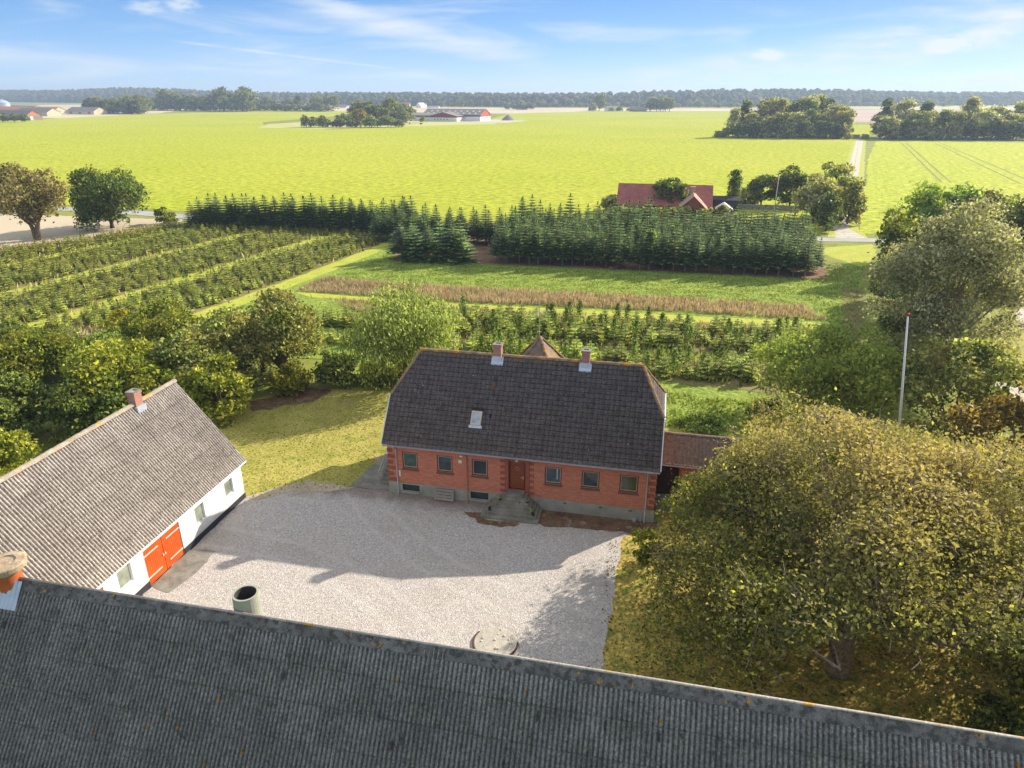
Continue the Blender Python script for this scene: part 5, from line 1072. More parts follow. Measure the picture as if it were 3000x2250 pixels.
# shaded conifers under the tall ash
for i, (x, y, h, wd, mt) in enumerate(((29.0, 92.5, 7.0, 5.2, 'green'), (27.8, 86.0, 7.6, 5.0, 'darkgreen'), (26.6, 80.0, 8.2, 5.0, 'fir'), (25.6, 74.5, 8.4, 5.0, 'fir'), (24.9, 69.0, 8.0, 4.8, 'fir'), (22.9, 63.5, 7.2, 4.8, 'darkgreen'))):
    tree('hedgerow_tree', 'shaded dark tree in the row between the worn path and the tall airy tree', x, y, h, wd, mt, 250 + i, leaf=.2, z0f=0, nclump=40, limbs=4, group='dark trees beside the worn path', bark='darkbark')
tree('birch_sapling', 'pale yellow sapling among the front firs of the block', -1.6, 105.0, 6.2, 1.3, 'sapling', 95, leaf=.25, kind='poplar', z0f=.05, nclump=16, cr=.5, limbs=4)

# ---- young plantation trees
small = []
for i in range(4):
    a, b = fir_mesh('small_fir', 1.6, .82, 130 + i, 7, 8, .02, 2, .5, .17); small.append((a, b, M['smallfir'], M['darkbark']))
smallco = []
for i in range(3):
    a, b = fir_mesh('small_fir_far', 1.6, .85, 150 + i, 6, 7, .02, 1, .55, .23)
    n = len(a.vertices); c = np.empty(n * 3); a.vertices.foreach_get('co', c); smallco.append(c.reshape(-1, 3))
def xi(L, y): return float(np.interp(y, [p[1] for p in L], [p[0] for p in L]))
spots = []
rng = random.Random(31)
def strip(La, Lb, y0, y1, g=1.22, m0=2.5, m1=2.7, gap=.08):
    y = y0
    while y < y1:
        a = xi(La, y) + m0; b = xi(Lb, y) - m1; n = max(1, int((b - a) / g))
        for k in range(n + 1):
            if rng.random() > gap: spots.append((a + (b - a) * k / max(n, 1) + rng.uniform(-.38, .38), y + rng.uniform(-.42, .42), rng.uniform(.6, 1.2)))
        y += g
LT = [(-122, 60), (-108.5, 95.3), (-102.5, 106), (-96.5, 123)]
strip(LT, LA, 78, 121, m1=1.4); strip(LA, LB, 62, 117); strip(LB, LC, 52, 116.5); strip(LC, LD, 50, 116.5, gap=.12)
def ht(s): return s
spots = [(x, y, s) for x, y, s in spots if not (abs(x * .975 + y * 0) > 1.05 * y and y < 60)]
for k in range(44):
    for r in range(2): spots.append((-91.5 + k * 1.04 + rng.uniform(-.2, .2), 119.3 + r * 1.4 + rng.uniform(-.2, .2), rng.uniform(.55, .95)))
def vis(x, y):   # roughly inside the view
    ax = x * math.cos(R(12.1)) + y * math.sin(R(12.1)); ay = -x * math.sin(R(12.1)) + y * math.cos(R(12.1)); return abs(ax) < (ay * .923 + 9) * .76
spots = [p for p in spots if vis(p[0], p[1])]
spots.sort(key=lambda p: p[0] ** 2 + p[1] ** 2)
near, rest = spots[:150], spots[150:]
for x, y, s in near:
    s *= .92; put_tree('young_fir', small[rng.randrange(4)], (x, y, 0), 'knee to chest high young fir in the striped plantation at left', 'young fir', 'young firs of the striped plantation', rng.uniform(0, 6.28), (s, s, s * rng.uniform(.85, 1.1)))
nr = np.random.default_rng(5); parts = []
for x, y, s in rest:
    c = smallco[int(nr.integers(3))]; a = nr.uniform(0, 6.28); s *= .92; ca, sa = math.cos(a) * s, math.sin(a) * s
    parts.append(np.stack([c[:, 0] * ca - c[:, 1] * sa + x, c[:, 0] * sa + c[:, 1] * ca + y, c[:, 2] * s], 1))
co = np.concatenate(parts); o = link('young_firs', np_mesh('young_firs', co, np.arange(len(co)).reshape(-1, 4)), M['smallfir'])
tag(o, 'remaining rows of young firs farther back in the striped plantation', 'young firs', kind='stuff')
# young plot behind the house: firs with leafy saplings between
sap = []
for i in range(3):
    r_ = np.random.default_rng(170 + i); n = 420; z = r_.uniform(.15, 1, n) ** .8; P = np.stack([r_.normal(0, .28, n) * (1.25 - z), r_.normal(0, .28, n) * (1.25 - z), z * 2.3], 1)
    u = P * np.array([1, 1, .2]); u /= np.linalg.norm(u, axis=1)[:, None]; c_, f_ = leaf_quads(P, u, .17, r_)
    sap.append((np_mesh('sapling_crown', c_, f_), MB().tube([(0, 0, 0), (0, 0, 2.2)], [.025, .008], 4).mesh('sapling_stem'), M['sapling'], M['darkbark']))
rng = random.Random(41); cnt = 0
for row, y0 in enumerate((60.4, 62.0, 63.3, 68.9, 70.3, 71.8, 73.2, 74.6)):
    y0a = y0
    for k in range(30):
        x = -21.5 + k * 1.32 + rng.uniform(-.35, .35)
        y = y0a + (x + 21) * .035 + rng.uniform(-.3, .3) + (0 if row > 2 else (2.4 if x < -6 else 0) * max(0, min(1, (-6 - x) / 10)))
        if x > 16.5 or (row < 3 and (x > 9.5 or x < -18)): continue
        if rng.random() < .12: continue
        if rng.random() < .38:
            s = rng.uniform(.65, 1.25); put_tree('leafy_sapling', sap[rng.randrange(3)], (x, y, 0), 'light green leafy sapling in the young plot behind the house', 'sapling', 'leafy saplings of the young plot', rng.uniform(0, 6.28), (s, s, s), sub=('foliage', 'stem'))
        else:
            s = rng.uniform(.9, 1.5); put_tree('young_fir', small[rng.randrange(4)], (x, y, 0), 'young fir in the plot behind the house', 'young fir', 'young firs of the plot behind the house', rng.uniform(0, 6.28), (s * 1.05, s * 1.05, s))
for k in range(22):
    x = -37 + (k % 11) * 1.25 + rng.uniform(-.3, .3); y = 68.5 + (k // 11) * 1.6 + rng.uniform(-.3, .3); s = rng.uniform(1.0, 1.35)
    put_tree('young_fir', small[k % 4], (x, y, 0), 'young fir in the short rows left of the willow', 'young fir', 'young firs left of the willow', k, (s, s, s))
for k in range(10):
    x = -36.5 + k * 1.3 + rng.uniform(-.3, .3); s = rng.uniform(.9, 1.2)
    put_tree('young_fir', small[k % 4], (x, 63.4 + .04 * k, 0), 'young fir in the short rows left of the willow', 'young fir', 'young firs left of the willow', k, (s, s, s))

# ---- grasses, weeds, leaves: stuff
def in_poly(px, py, poly):
    r = np.zeros(len(px), bool); n = len(poly)
    for i in range(n):
        x1, y1 = poly[i]; x2, y2 = poly[(i + 1) % n]
        c = ((y1 > py) != (y2 > py)) & (px < (x2 - x1) * (py - y1) / (y2 - y1 + 1e-12) + x1); r ^= c
    return r
def scatter(poly, dens, rng, clump=0.0, cs=.5):
    P = np.array(poly); a, b = P.min(0), P.max(0); n = int((b[0] - a[0]) * (b[1] - a[1]) * dens); q = rng.uniform(a, b, (n, 2))
    if clump:
        v = np.sin(q[:, 0] * cs + 1.7 * np.sin(q[:, 1] * cs * .7)) + np.sin(q[:, 1] * cs * 1.9 + 1.3 * np.sin(q[:, 0] * cs * .6)); q = q[v > rng.uniform(-2, 2, n) * (1 / clump) - .2]
    return q[in_poly(q[:, 0], q[:, 1], poly)]
def grass(name, label, cat, polys, dens, h, wd, mat, seed, clump=0.0, lean=.35, cs=.5):
    rng = np.random.default_rng(seed); q = np.concatenate([scatter(p, dens, rng, clump, cs) for p in polys]); n = len(q)
    a = rng.uniform(0, 2 * np.pi, n); hh = h * rng.uniform(.5, 1.25, n); ww = wd * rng.uniform(.6, 1.4, n); l = lean * hh * rng.uniform(.2, 1.2, n); b = rng.uniform(0, 2 * np.pi, n)
    base = np.stack([q[:, 0], q[:, 1], np.full(n, .02)], 1); s = np.stack([np.cos(a), np.sin(a), np.zeros(n)], 1) * ww[:, None]; ld = np.stack([np.cos(b), np.sin(b), np.zeros(n)], 1) * l[:, None]; z = np.array([0, 0, 1.0])
    co = np.stack([base - s * .5, base + s * .5, base + ld * .45 + z * hh[:, None] * .62 + s * .38, base + ld + z * hh[:, None], ], 1).reshape(-1, 3)
    o = link(name, np_mesh(name, co, np.arange(n * 4).reshape(n, 4)), M[mat]); return tag(o, label, cat, kind='stuff')
brown1 = [(-46.6, 81.6), (-46.2, 88.4), (-36, 88.0), (-25.6, 87.6), (-1.1, 88.4), (17.6, 87.9), (19.3, 82.3), (8, 82.4), (-0.9, 82.3), (-23.6, 81.0)]
grass('dry_grass', 'strip of tall dry brown grass across the meadow', 'dry grass', [brown1], 60, .62, .13, 'drygrass', 1, .5, cs=.9)
brown2 = [(-42, 78.8), (-23, 78.6), (-.8, 78.4), (17, 78.6), (16.8, 75.6), (-4, 75.4), (-21.7, 74.6), (-33, 73.5)]
grass('dry_grass', 'second, thinner band of dry grass in front of the young plot', 'dry grass', [brown2], 40, .50, .12, 'drygrass', 2, .8, cs=.8)
grass('weeds', 'mixed weeds between the young trees behind the house', 'weeds', [[(-23, 76), (17, 76.5), (16.8, 70), (11, 59.6), (-18, 62.2), (-22, 66)]], 13, .7, .2, 'weeds', 3, .8, cs=.7)
grass('weeds', 'weeds and grass between the young firs of the plantation', 'weeds', [[(-116, 78), (-104, 108), (-97, 123), (-48, 119), (-47.5, 112), (-50.6, 90.8), (-54, 69.4), (-56, 52), (-68, 40), (-84, 50)]], 2.6, .75, .30, 'weeds', 4, .7, cs=.35)
grass('straw_grass', 'pale straw grass in the lower left of the plantation', 'straw grass', [[(-63, 58), (-58, 62), (-52.8, 66.2), (-51.5, 63), (-57, 55.5), (-62, 53)]], 26, 1.1, .25, 'palegrass', 5, .6, cs=.9)
grass('dry_grass', 'dry brown tussocks at the left edge of the plantation', 'dry grass', [[(-67, 56), (-63, 57), (-60, 52), (-66, 50)], [(-112, 93), (-104, 102), (-97, 122), (-92.6, 122), (-98, 106), (-106, 92)]], 9, .8, .28, 'drygrass', 6, .6)
grass('meadow_grass', 'rough mown grass of the meadow in front of the fir block', 'grass', [[(-46, 89), (-43.5, 102), (-45, 116), (-41, 102), (22, 103), (26, 111), (30.5, 113), (26.5, 99.5), (23, 82), (19.6, 82), (18, 88.6), (-1, 89), (-25, 88.6)]], 34, .14, .13, 'meadowgrass', 7, 1.0, .6, cs=1.3)
grass('lawn_grass', 'short tufts in the lawn left of the house', 'grass',  [[(-34, 34), (-24.8, 34.6), (-22.4, 37), (-19.1, 37.2), (-18, 44), (-17, 52.5), (-26, 51.6), (-31, 50.8), (-34.5, 45)]], 30, .06, .10, 'lawngrass', 8, .8, .5)
grass('lawn_grass', 'short tufts in the grass under the walnut tree', 'grass', [[(2.5, 36), (-0.5, 34), (-0.4, 29), (-.8, 22), (-.8, 16), (26, 16), (26, 36)]], 40, .11, .08, 'lawngrass', 9, .8, .5)
grass('garden_plants', 'bright green weeds and vegetables of the kitchen garden', 'ground cover', [[(1.8, 50.2), (10.5, 49.4), (12.4, 56), (-3, 58), (-3, 53)]], 40, .26, .16, 'meadowgrass', 10, .9, .6, cs=1.2)
grass('tall_weeds', 'tall weeds along the back edge of the lawn below the willow', 'weeds', [[(-26, 52.6), (-17, 53.8), (-17, 56.6), (-26, 56.2)]], 30, .8, .2, 'weeds', 11, 0)
grass('edge_weeds', 'small weeds creeping over the gravel edge beside the walnut grass', 'weeds', [[(-1.5, 35), (-.2, 34.2), (-.3, 28), (-.6, 20), (-1.9, 20), (-1.5, 28)]], 26, .13, .11, 'lawngrass', 12, .9, .6, cs=2.2)
grass('edge_weeds', 'grass tufts creeping over the gravel edge below the lawn', 'weeds', [[(-24.8, 33.2), (-22.2, 35.6), (-18.6, 36.4), (-18.6, 37.2), (-22.6, 36.9), (-24.8, 34.6)]], 22, .12, .11, 'weeds', 13, .9, .6, cs=2.2)
rng2 = np.random.default_rng(77)
q = np.concatenate([scatter([(3, 36), (0.2, 33), (0.4, 28), (.4, 18), (24, 18), (24, 36)], 34, rng2, .8, 1.1), scatter([(-1.1, 33), (-1.1, 20), (1, 20), (1, 34)], 5, rng2)]); n = len(q)
P = np.stack([q[:, 0], q[:, 1], rng2.uniform(.05, .10, n)], 1); c_, f_ = leaf_quads(P, np.tile([0, 0, 1.0], (n, 1)), .13, rng2, 2.5)
tag(link('fallen_leaves', np_mesh('fallen_leaves', c_, f_), M['fallen']), 'yellow brown fallen leaves on the grass under the walnut', 'fallen leaves', kind='stuff')
q = np.concatenate([scatter([(-5.8, 36.6), (1, 36.6), (1, 35.3), (-5.5, 35)], 40, rng2, .8, 3), scatter([(-10.4, 35.6), (-9.6, 35.6), (-7, 34.5), (-9.4, 34.4)], 60, rng2), scatter([(-14, 36.5), (-10, 36.5), (-10, 35), (-14, 35.8)], 10, rng2), scatter([(-33, 47.5), (-29.8, 51.6), (-27, 51), (-31.5, 46)], 40, rng2)]); n = len(q)
P = np.stack([q[:, 0], q[:, 1], rng2.uniform(.045, .07, n)], 1); c_, f_ = leaf_quads(P, np.tile([0, 0, 1.0], (n, 1)), .09, rng2, 2.5)
lm = leaf_mat('red brown litter leaves', [(0, (.16, .05, .025)), (1, (.28, .11, .05))], None, trans=.05)
tag(link('leaf_scatter', np_mesh('leaf_scatter', c_, f_), lm), 'red brown dead leaves gathered along the house front', 'fallen leaves', kind='stuff')

# ---- right side, behind the trees
brp = empty('brush_pile', 'dark pile of brushwood at the right frame edge under the trees', 'brush pile', (45.5, 99.5, 0)); mb = MB(); rng = random.Random(8)
for i in range(420):
    a = rng.uniform(0, 6.28); r = rng.uniform(0, 1) ** .6; x = 46.5 + r * 5 * math.cos(a); y = 99.5 + r * 2.4 * math.sin(a); z = (1 - r * r) * 2.0 * rng.uniform(.2, 1); b = rng.uniform(0, 6.28); L = rng.uniform(.6, 1.6)
    mb.tube([(x, y, z + .1), (x + math.cos(b) * L * .5, y + math.sin(b) * L * .5, z + .25), (x + math.cos(b) * L, y + math.sin(b) * L, z + rng.uniform(-.1, .3))], [.05, .04, .015], 4, caps=False)
mb.build('branches', M['darkbark'], brp)
mb = MB(); mb.lathe([(4.6, 0), (3.6, .9), (2.0, 1.6), (0, 1.8)], (0, 0, 0), 16); o = mb.build('core', M['darkbark'], brp); o.scale = (1, .5, 1); o.location = (46.5, 99.5 , 0); o.matrix_parent_inverse = Matrix.Translation((-45.5, -99.5, 0))
st = MB().lathe([(.55, -.1), (.42, .5), (.4, 2.5), (.38, 2.55), (0, 2.57)], (47.2, 103.8, 0), 12).build('tree_stump', M['bark']); tag(st, 'tall sawn tree stump behind the brush pile', 'tree stump')
fe = empty('white_fence', 'white board fence between the trees at the right frame edge', 'fence', (46, 112, 0)); mb = MB()
for k in range(4): mb.box(41 + k * 2.4, 41.12 + k * 2.4, 110, 110.12, 0, 1.5)
mb.build('post', M['pole'], fe); mb = MB()
for z in (.5, .9, 1.3): mb.box(41, 48.4, 109.96, 109.995, z, z + .14)
mb.build('rail', M['pole'], fe)

# ---- buildings far away
def gable_house(name, label, cat, x, y, L, W, he, hr, wall, roof, az=0.0, gable=None, wins=0, door=None, dims=(1.6, 1.2, 1.2), over=.5, chim=None, winmat='glass', low=None, group=None):
    t = empty(name, label, cat, (x, y, 0), az, group)
    def put(mb, nm, mt, par=None):
        me = mb.mesh(nm); me.materials.append(mt); o = bpy.data.objects.new(nm, me); COL.objects.link(o); o.parent = par or t; return o
    mb = MB(); mb.box(-L / 2, L / 2, -W / 2, W / 2, 0, he); put(mb, 'wall', wall)
    if low: put(MB().box(-L / 2 - .06, L / 2 + .06, -W / 2 - .06, W / 2 + .06, 0, low[0]), 'base_wall', low[1])
    mb = MB()
    for sx in (-1, 1): mb.add([(sx * L / 2, -W / 2, he), (sx * L / 2, W / 2, he), (sx * L / 2, 0, hr - .12)], [(0, 1, 2)])
    put(mb, 'gable', gable or wall)
    k = (hr - he) / (W / 2); mb = MB()
    for sy in (-1, 1):
        a = [(-L / 2 - over, 0, hr), (L / 2 + over, 0, hr), (L / 2 + over, sy * (W / 2 + over), he - over * k), (-L / 2 - over, sy * (W / 2 + over), he - over * k)]
        mb.hexa([(p[0], p[1], p[2] - .15) for p in a] + a)
    rf = put(mb, 'roof', roof)
    for i in range(wins):
        xx = -L / 2 + L * (i + .5) / wins; ww, wh, wz_ = dims
        put(MB().box(xx - ww / 2, xx + ww / 2, -W / 2 - .1, -W / 2 - .065, wz_, wz_ + wh), 'window', M[winmat])
    if door:
        side, p, dw, dh, dm = door
        if side == 'x': put(MB().box(L / 2 + .065, L / 2 + .12, p - dw / 2, p + dw / 2, 0, dh), 'door', M[dm])
        else: put(MB().box(p - dw / 2, p + dw / 2, -W / 2 - .12, -W / 2 - .065, 0, dh), 'door', M[dm])
    for c in (chim or []): put(MB().box(c - .45, c + .45, -.45, .45, hr - .6, hr + 1.1), 'chimney', M['chimneybrick'], rf)
    return t
# maroon-roofed house behind the firs
mh = gable_house('farmhouse', 'house with long maroon sheet roof and a pinkish side wing behind the fir block', 'house', -.1, 160, 19.2, 9.5, 2.6, 6.05, M['farwallbrick'], M['maroonroof'], wins=6, dims=(1.1, 1.2, 1.0))
def mput(mb, nm, mt):
    me = mb.mesh(nm); me.materials.append(mt); o = bpy.data.objects.new(nm, me); COL.objects.link(o); o.parent = mh; return o
mb = MB(); mb.box(3.2, 8.6, -10.5, -4.7, 0, 2.4); mb.add([(3.2, -10.5, 2.4), (8.6, -10.5, 2.4), (5.9, -10.5, 4.9)], [(0, 1, 2)]); mput(mb, 'wing_wall', M['farwallbrick'])
mb = MB()
for sg in (-1, 1): a = [(5.9, -11, 5.1), (5.9, -1.5, 5.1), (5.9 + sg * 3.1, -1.5, 2.2), (5.9 + sg * 3.1, -11, 2.2)]; mb.hexa([(p[0], p[1], p[2] - .15) for p in a] + a)
wr = mput(mb, 'wing_roof', M['pinkroof']); MB_ = MB().hexa([(7.0, -8, 4.12), (7.6, -8, 3.56), (7.6, -6, 3.56), (7.0, -6, 4.12), (7.04, -8, 4.2), (7.64, -8, 3.64), (7.64, -6, 3.64), (7.04, -6, 4.2)]); mput(MB_, 'roof_light', M['pole'])
mput(MB().box(5.3, 6.3, -4.6, -3.9, 4.6, 6.0).box(5.2, 6.4, -4.7, -3.8, 6.002, 6.15), 'chimney', M['pinkroof'])
gable_house('greenhouse', 'small white gabled garden house right of the maroon roof', 'shed', 12.6, 158, 3.0, 3.0, 1.7, 2.7, M['farwallwhite'], M['farwallwhite'], az=R(90), over=.3)
gable_house('garage', 'low dark shed between the maroon roof and the columnar tree', 'shed', 12.5, 164, 6.5, 4.0, 2.8, 3.4, M['tar'], M['tar'], over=.2)
for i in range(13):
    tree('garden_bush', 'pale grey green bush in the loose row before the maroon roofed house', -10 + i * 1.95, 147.5 + (i % 3) * .8, 2.7 + (i % 4) * .25, 3.0, ('olive', 'palebrown', 'green')[i % 3], 500 + i, 'bush', leaf=.26, kind='bush', z0f=0, nclump=16, limbs=3, group='bushes before the maroon roofed house')
hd = MB().box(16, 30, 168, 168.8, 0, 1.1).build('garden_fence', M['greywood']); tag(hd, 'low garden fence along the lawn behind the fir block', 'fence')

# red cattle barn and farmhouse in the field
bt = empty('cattle_barn', 'big red and white cattle barn with grey roof in the green field', 'barn', (-205, 708, 0), R(-10)); 
def bput(mb, nm, mt, par=None):
    me = mb.mesh(nm); me.materials.append(mt); o = bpy.data.objects.new(nm, me); COL.objects.link(o); o.parent = par or bt; return o
def shed_parts(x0, x1, y0, y1, he, hr, lowz, walltop, rfm, gx=True):
    bput(MB().box(x0, x1, y0, y1, 0, lowz), 'base_wall', M['farwallwhite']); bput(MB().box(x0 + .05, x1 - .05, y0 + .05, y1 - .05, lowz, he), 'wall', walltop)
    ym = (y0 + y1) / 2; mb = MB()
    for x in (x0 + .05, x1 - .05): mb.add([(x, y0, he), (x, y1, he), (x, ym, hr - .15)], [(0, 1, 2)])
    bput(mb, 'gable', walltop); mb = MB()
    for yy in (y0 - .8, y1 + .8): a = [(x0 - .7, ym, hr), (x1 + .7, ym, hr), (x1 + .7, yy, he - .2), (x0 - .7, yy, he - .2)]; mb.hexa([(p[0], p[1], p[2] - .25) for p in a] + a)
    return bput(mb, 'roof', rfm)
r1 = shed_parts(-42, 22, 2, 26, 6.0, 11.2, 4.2, M['farwallmaroon'], M['farroofgrey']); M_or = plain('far red orange boards', (.52, .10, .045), .9, scale=.3)
bput(MB().box(22.0, 22.2, 2.1, 25.9, 4.3, 6.0).add([(22.2, 2, 6), (22.2, 26, 6), (22.2, 14, 11.0)], [(0, 1, 2)]), 'end_boards', M_or)
bput(MB().box(22.25, 22.4, 8, 13, 0, 4.4), 'gate', M['pole'])
mb = MB()
for i in range(9):
    for j in range(2):
        x = -38 + i * 6.6 + j * 2.2; y = 4.5 + j * 4.5; z = 6.0 + (y - 2) * 5.2 / 12.8 + .1; mb.hexa([(x, y - .9, z - .36), (x + 1.7, y - .9, z - .36), (x + 1.7, y + .9, z + .42), (x, y + .9, z + .42), (x, y - .9, z - .2), (x + 1.7, y - .9, z - .2), (x + 1.7, y + .9, z + .58), (x, y + .9, z + .58)])
bput(mb, 'roof_lights', M['skylightsheet'], r1)
bput(MB().box(-62, 0, -9, 2, 0, 3.6), 'base_wall', M['farwallwhite']); bput(MB().box(-61.9, -.1, -8.9, 2, 3.6, 5.4), 'wall', M['farwallmaroon'])
a = [(-63, 3, 7.2), (1, 3, 7.2), (1, -9.8, 5.2), (-63, -9.8, 5.2)]; bput(MB().hexa([(p[0], p[1], p[2] - .25) for p in a] + a), 'roof', M['farroofgrey'])
bput(MB().box(-26, 4, -14, 2, 0, 3.6), 'base_wall', M['farwallwhite']); mb = MB().box(-25.9, 3.9, -13.9, 2, 3.6, 5.0); mb.add([(-25.9, -13.9, 5), (3.9, -13.9, 5), (-11, -13.9, 8.2)], [(0, 1, 2)]); bput(mb, 'wall', M['farwallmaroon'])
mb = MB()
for sx in (-1, 1): a = [(-11, -14.8, 8.5), (-11, 8, 8.5), (-11 + sx * 16, 8, 4.9), (-11 + sx * 16, -14.8, 4.9)]; mb.hexa([(p[0], p[1], p[2] - .25) for p in a] + a)
bput(mb, 'roof', M['farroofgrey'])
for i in range(9): bput(MB().box(-56 + i * 3.4 + (22 if i > 3 else 0), -55.2 + i * 3.4 + (22 if i > 3 else 0), -14.1 if i > 3 else -9.1, -13.99 if i > 3 else -8.99, 1.4, 2.5), 'window', M['glass'])
bput(MB().box(4.05, 22, 1.6, 2.0, 0, 3.8), 'base_wall', M['farwallwhite'])
gable_house('farmhouse', 'small dark brick farmhouse with chimney at the left end of the red cattle barn', 'house', -264, 730, 12, 11, 5.5, 10.2, M['farwallbrick'], M['farroofgrey'], az=R(-75), chim=[2], wins=2, dims=(1.2, 1.4, 2.0))
hp = MB().lathe([(7.5, 0), (5, 2.3), (2, 4.6), (0, 5.4)], (-163, 742, 0), 14).build('gravel_heap', M['farroofgrey']); tag(hp, 'grey heap at the right end of the cattle barn yard', 'heap')
for i, (x, y) in enumerate(((-245, 640), (-212, 612), (-225, 620))):
    cow = empty('cow', 'brown cow grazing in the paddock before the cattle barn', 'cow', (x, y, 0), i * 1.1, 'cows in the paddock')
    mb = MB().tube([(-1.2, 0, 1.0), (-.9, 0, 1.1), (0, 0, 1.0), (.8, 0, 1.15), (1.2, 0, 1.1), (1.7, 0, .75), (2.1, 0, .45)], [.2, .42, .48, .42, .3, .16, .1], 8)
    for lx, ly in ((-.9, .25), (-.9, -.25), (.8, .25), (.8, -.25)): mb.tube([(lx, ly, 1.0), (lx + .05, ly, .5), (lx, ly, 0)], [.17, .09, .07], 6)
    me = mb.mesh('body'); me.materials.append(M['darkwood']); o = bpy.data.objects.new('body', me); COL.objects.link(o); o.parent = cow
# left farm
gable_house('farm_shed', 'shed with orange gable, nearest of the left hand farm sheds', 'shed', -672, 655, 58, 17, 4.2, 9.4, M['farwallgrey'], M['farroofgrey'], az=R(-14), gable=M['farwallorange'], door=('x', -3, 3, 3.6, 'pole'))
gable_house('farm_shed', 'cream gabled shed in the middle of the left hand farm', 'shed', -770, 782, 60, 18, 4.4, 9.1, M['farwallcream'], M['farroofgrey'], az=R(-12), wins=8, dims=(2.4, 1.2, 1.8), winmat='farwallgrey')
gable_house('farm_shed', 'cream gabled shed at the right end of the left hand farm beside the dark grove', 'shed', -771, 862, 52, 20, 4.2, 9.0, M['farwallcream'], M['farroofgrey'], az=R(-10), wins=3, dims=(5, 2.5, .6), winmat='farwallgrey')
gable_house('farm_shed', 'long reddish roofed shed behind the cream sheds', 'shed', -900, 900, 120, 18, 4.5, 8.6, M['farwallcream'], M['farroofred'], az=R(-8), chim=[-30, 10])
gable_house('farm_shed', 'grey roofed shed farthest back in the left hand farm', 'shed', -1010, 980, 110, 18, 4.5, 9.0, M['farwallcream'], M['farroofgrey'], az=R(-8))
si = empty('silo', 'pale metal grain silo at the left frame edge', 'silo', (-990, 945, 0)); MB().lathe([(9.5, 0), (9.5, 13)], (-990, 945, 0), 24).build('wall', M['zinc'], si); MB().lathe([(9.8, 13.0), (6, 15.6), (1, 17.8), (0, 18)], (-990, 945, 0), 24).build('roof', M['zinc'], si)
gable_house('cottage', 'tiny white cottage left of the central grove', 'cottage', -645, 1394, 14, 8, 3, 6.5, M['farwallwhite'], M['farroofgrey'], az=R(20), wins=3)
gable_house('cottage', 'tiny white cottage with steep gable at the right end of the long grove', 'cottage', -778, 1480, 12, 10, 4, 9, M['farwallwhite'], M['farroofred'], az=R(70))
gable_house('cottage', 'pale low building right of the steep gabled white cottage', 'cottage', -735, 1460, 40, 8, 3.0, 4.5, M['farwallcream'], M['farwallcream'], az=R(10))
gable_house('far_farm', 'long red roofed building before the forest, left of the white gabled one', 'farm building', -560, 1500, 34, 12, 4.5, 9.5, M['farwallcream'], M['farroofred'], az=R(8))
gable_house('far_farm', 'short red roofed building before the forest beside the long one', 'farm building', -512, 1490, 18, 12, 4.5, 9.0, M['farwallcream'], M['farroofred'], az=R(8))
gable_house('cottage', 'white gabled house before the forest above the cattle barn', 'cottage', -497, 1440, 18, 12, 4, 9.5, M['farwallwhite'], M['farwallwhite'], az=R(75))
gable_house('cottage', 'low white annex right of the white gabled house before the forest', 'cottage', -470, 1436, 24, 8, 2.6, 4, M['farwallwhite'], M['farroofgrey'], az=R(8))
gable_house('far_barn', 'small dark barn alone in the field before the forest', 'barn', -258, 1284, 20, 10, 3.4, 7, M['farroofgrey'], M['tar'], az=R(5))
gable_house('cottage', 'white walled house with grey roof right of the far leaning tree', 'cottage', -94, 1200, 20, 12, 3.4, 8, M['farwallwhite'], M['farroofgrey'], az=R(40))
gable_house('far_barn', 'grey roofed barn left of the dark far tree group', 'barn', -52, 1190, 26, 12, 3.2, 7.4, M['farwallgrey'], M['farroofgrey'], az=R(4))

# ---- groves built from shared far trees
ft = []
for i, (h, wd, kd, z0) in enumerate(((18, 15, 'round', .02), (20, 13, 'round', .05), (17, 17, 'round', .0), (22, 12, 'cone', .03), (20, 9, 'cone', .02), (8, 11, 'bush', 0))):
    ft.append((make_tree('far_tree', h, wd, 'far', 200 + i, leaf=1.05, dens=.8, kind=kd, z0f=z0, nclump=38, cr=.33, limbs=4, bark='darkbark'), h, wd))
ftn = []   # a finer set for the wood behind the field
for i, (h, wd, kd, z0, mt) in enumerate(((19, 10, 'round', .03, 'palebrown'), (20, 9, 'cone', .02, 'palebrown'), (17, 11, 'round', .0, 'olive'), (19, 8, 'cone', .02, 'darkgreen'), (15, 9, 'round', .0, 'darkgreen'), (7, 8, 'bush', 0, 'olive'))):
    ftn.append((make_tree('wood_tree', h, wd, mt, 220 + i, leaf=.75, dens=.75, kind=kd, z0f=z0, nclump=44, cr=.30, limbs=4, bark='darkbark'), h, wd))
rng = random.Random(61)
def grove(name, label, group, spots_, protos):
    for x, y, h, w_, k in spots_:
        m_, ph, pw = protos[k]; put_tree(name, m_, (x, y, 0), label, 'tree', group, rng.uniform(0, 6.28), (w_ / pw, w_ / pw, h / ph))
def line(x0, y0, x1, y1, n, h0, h1, w0, w1, kinds, jy=8):
    out = []
    for i in range(n):
        t = (i + .5) / n; out.append((x0 + (x1 - x0) * t + rng.uniform(-3, 3), y0 + (y1 - y0) * t + rng.uniform(-jy, jy), rng.uniform(h0, h1), rng.uniform(w0, w1), rng.choice(kinds)))
    return out
grove('grove_tree', 'dark tree in the grove beside the left hand farm sheds', 'grove beside the left hand farm', line(-815, 930, -700, 885, 16, 17, 25, 19, 27, (0, 1, 2), 20) + line(-800, 905, -690, 868, 9, 8, 12, 14, 18, (5,), 4), ft)
grove('grove_tree', 'tree in the long grove across the middle left distance', 'long grove in the left distance', line(-860, 1130, -640, 1062, 16, 20, 38, 24, 36, (0, 1, 2), 25) + line(-850, 1100, -520, 1080, 22, 9, 15, 18, 26, (5,), 6) + line(-720, 1150, -520, 1120, 12, 15, 27, 18, 26, (0, 1, 2, 3), 25), ft)
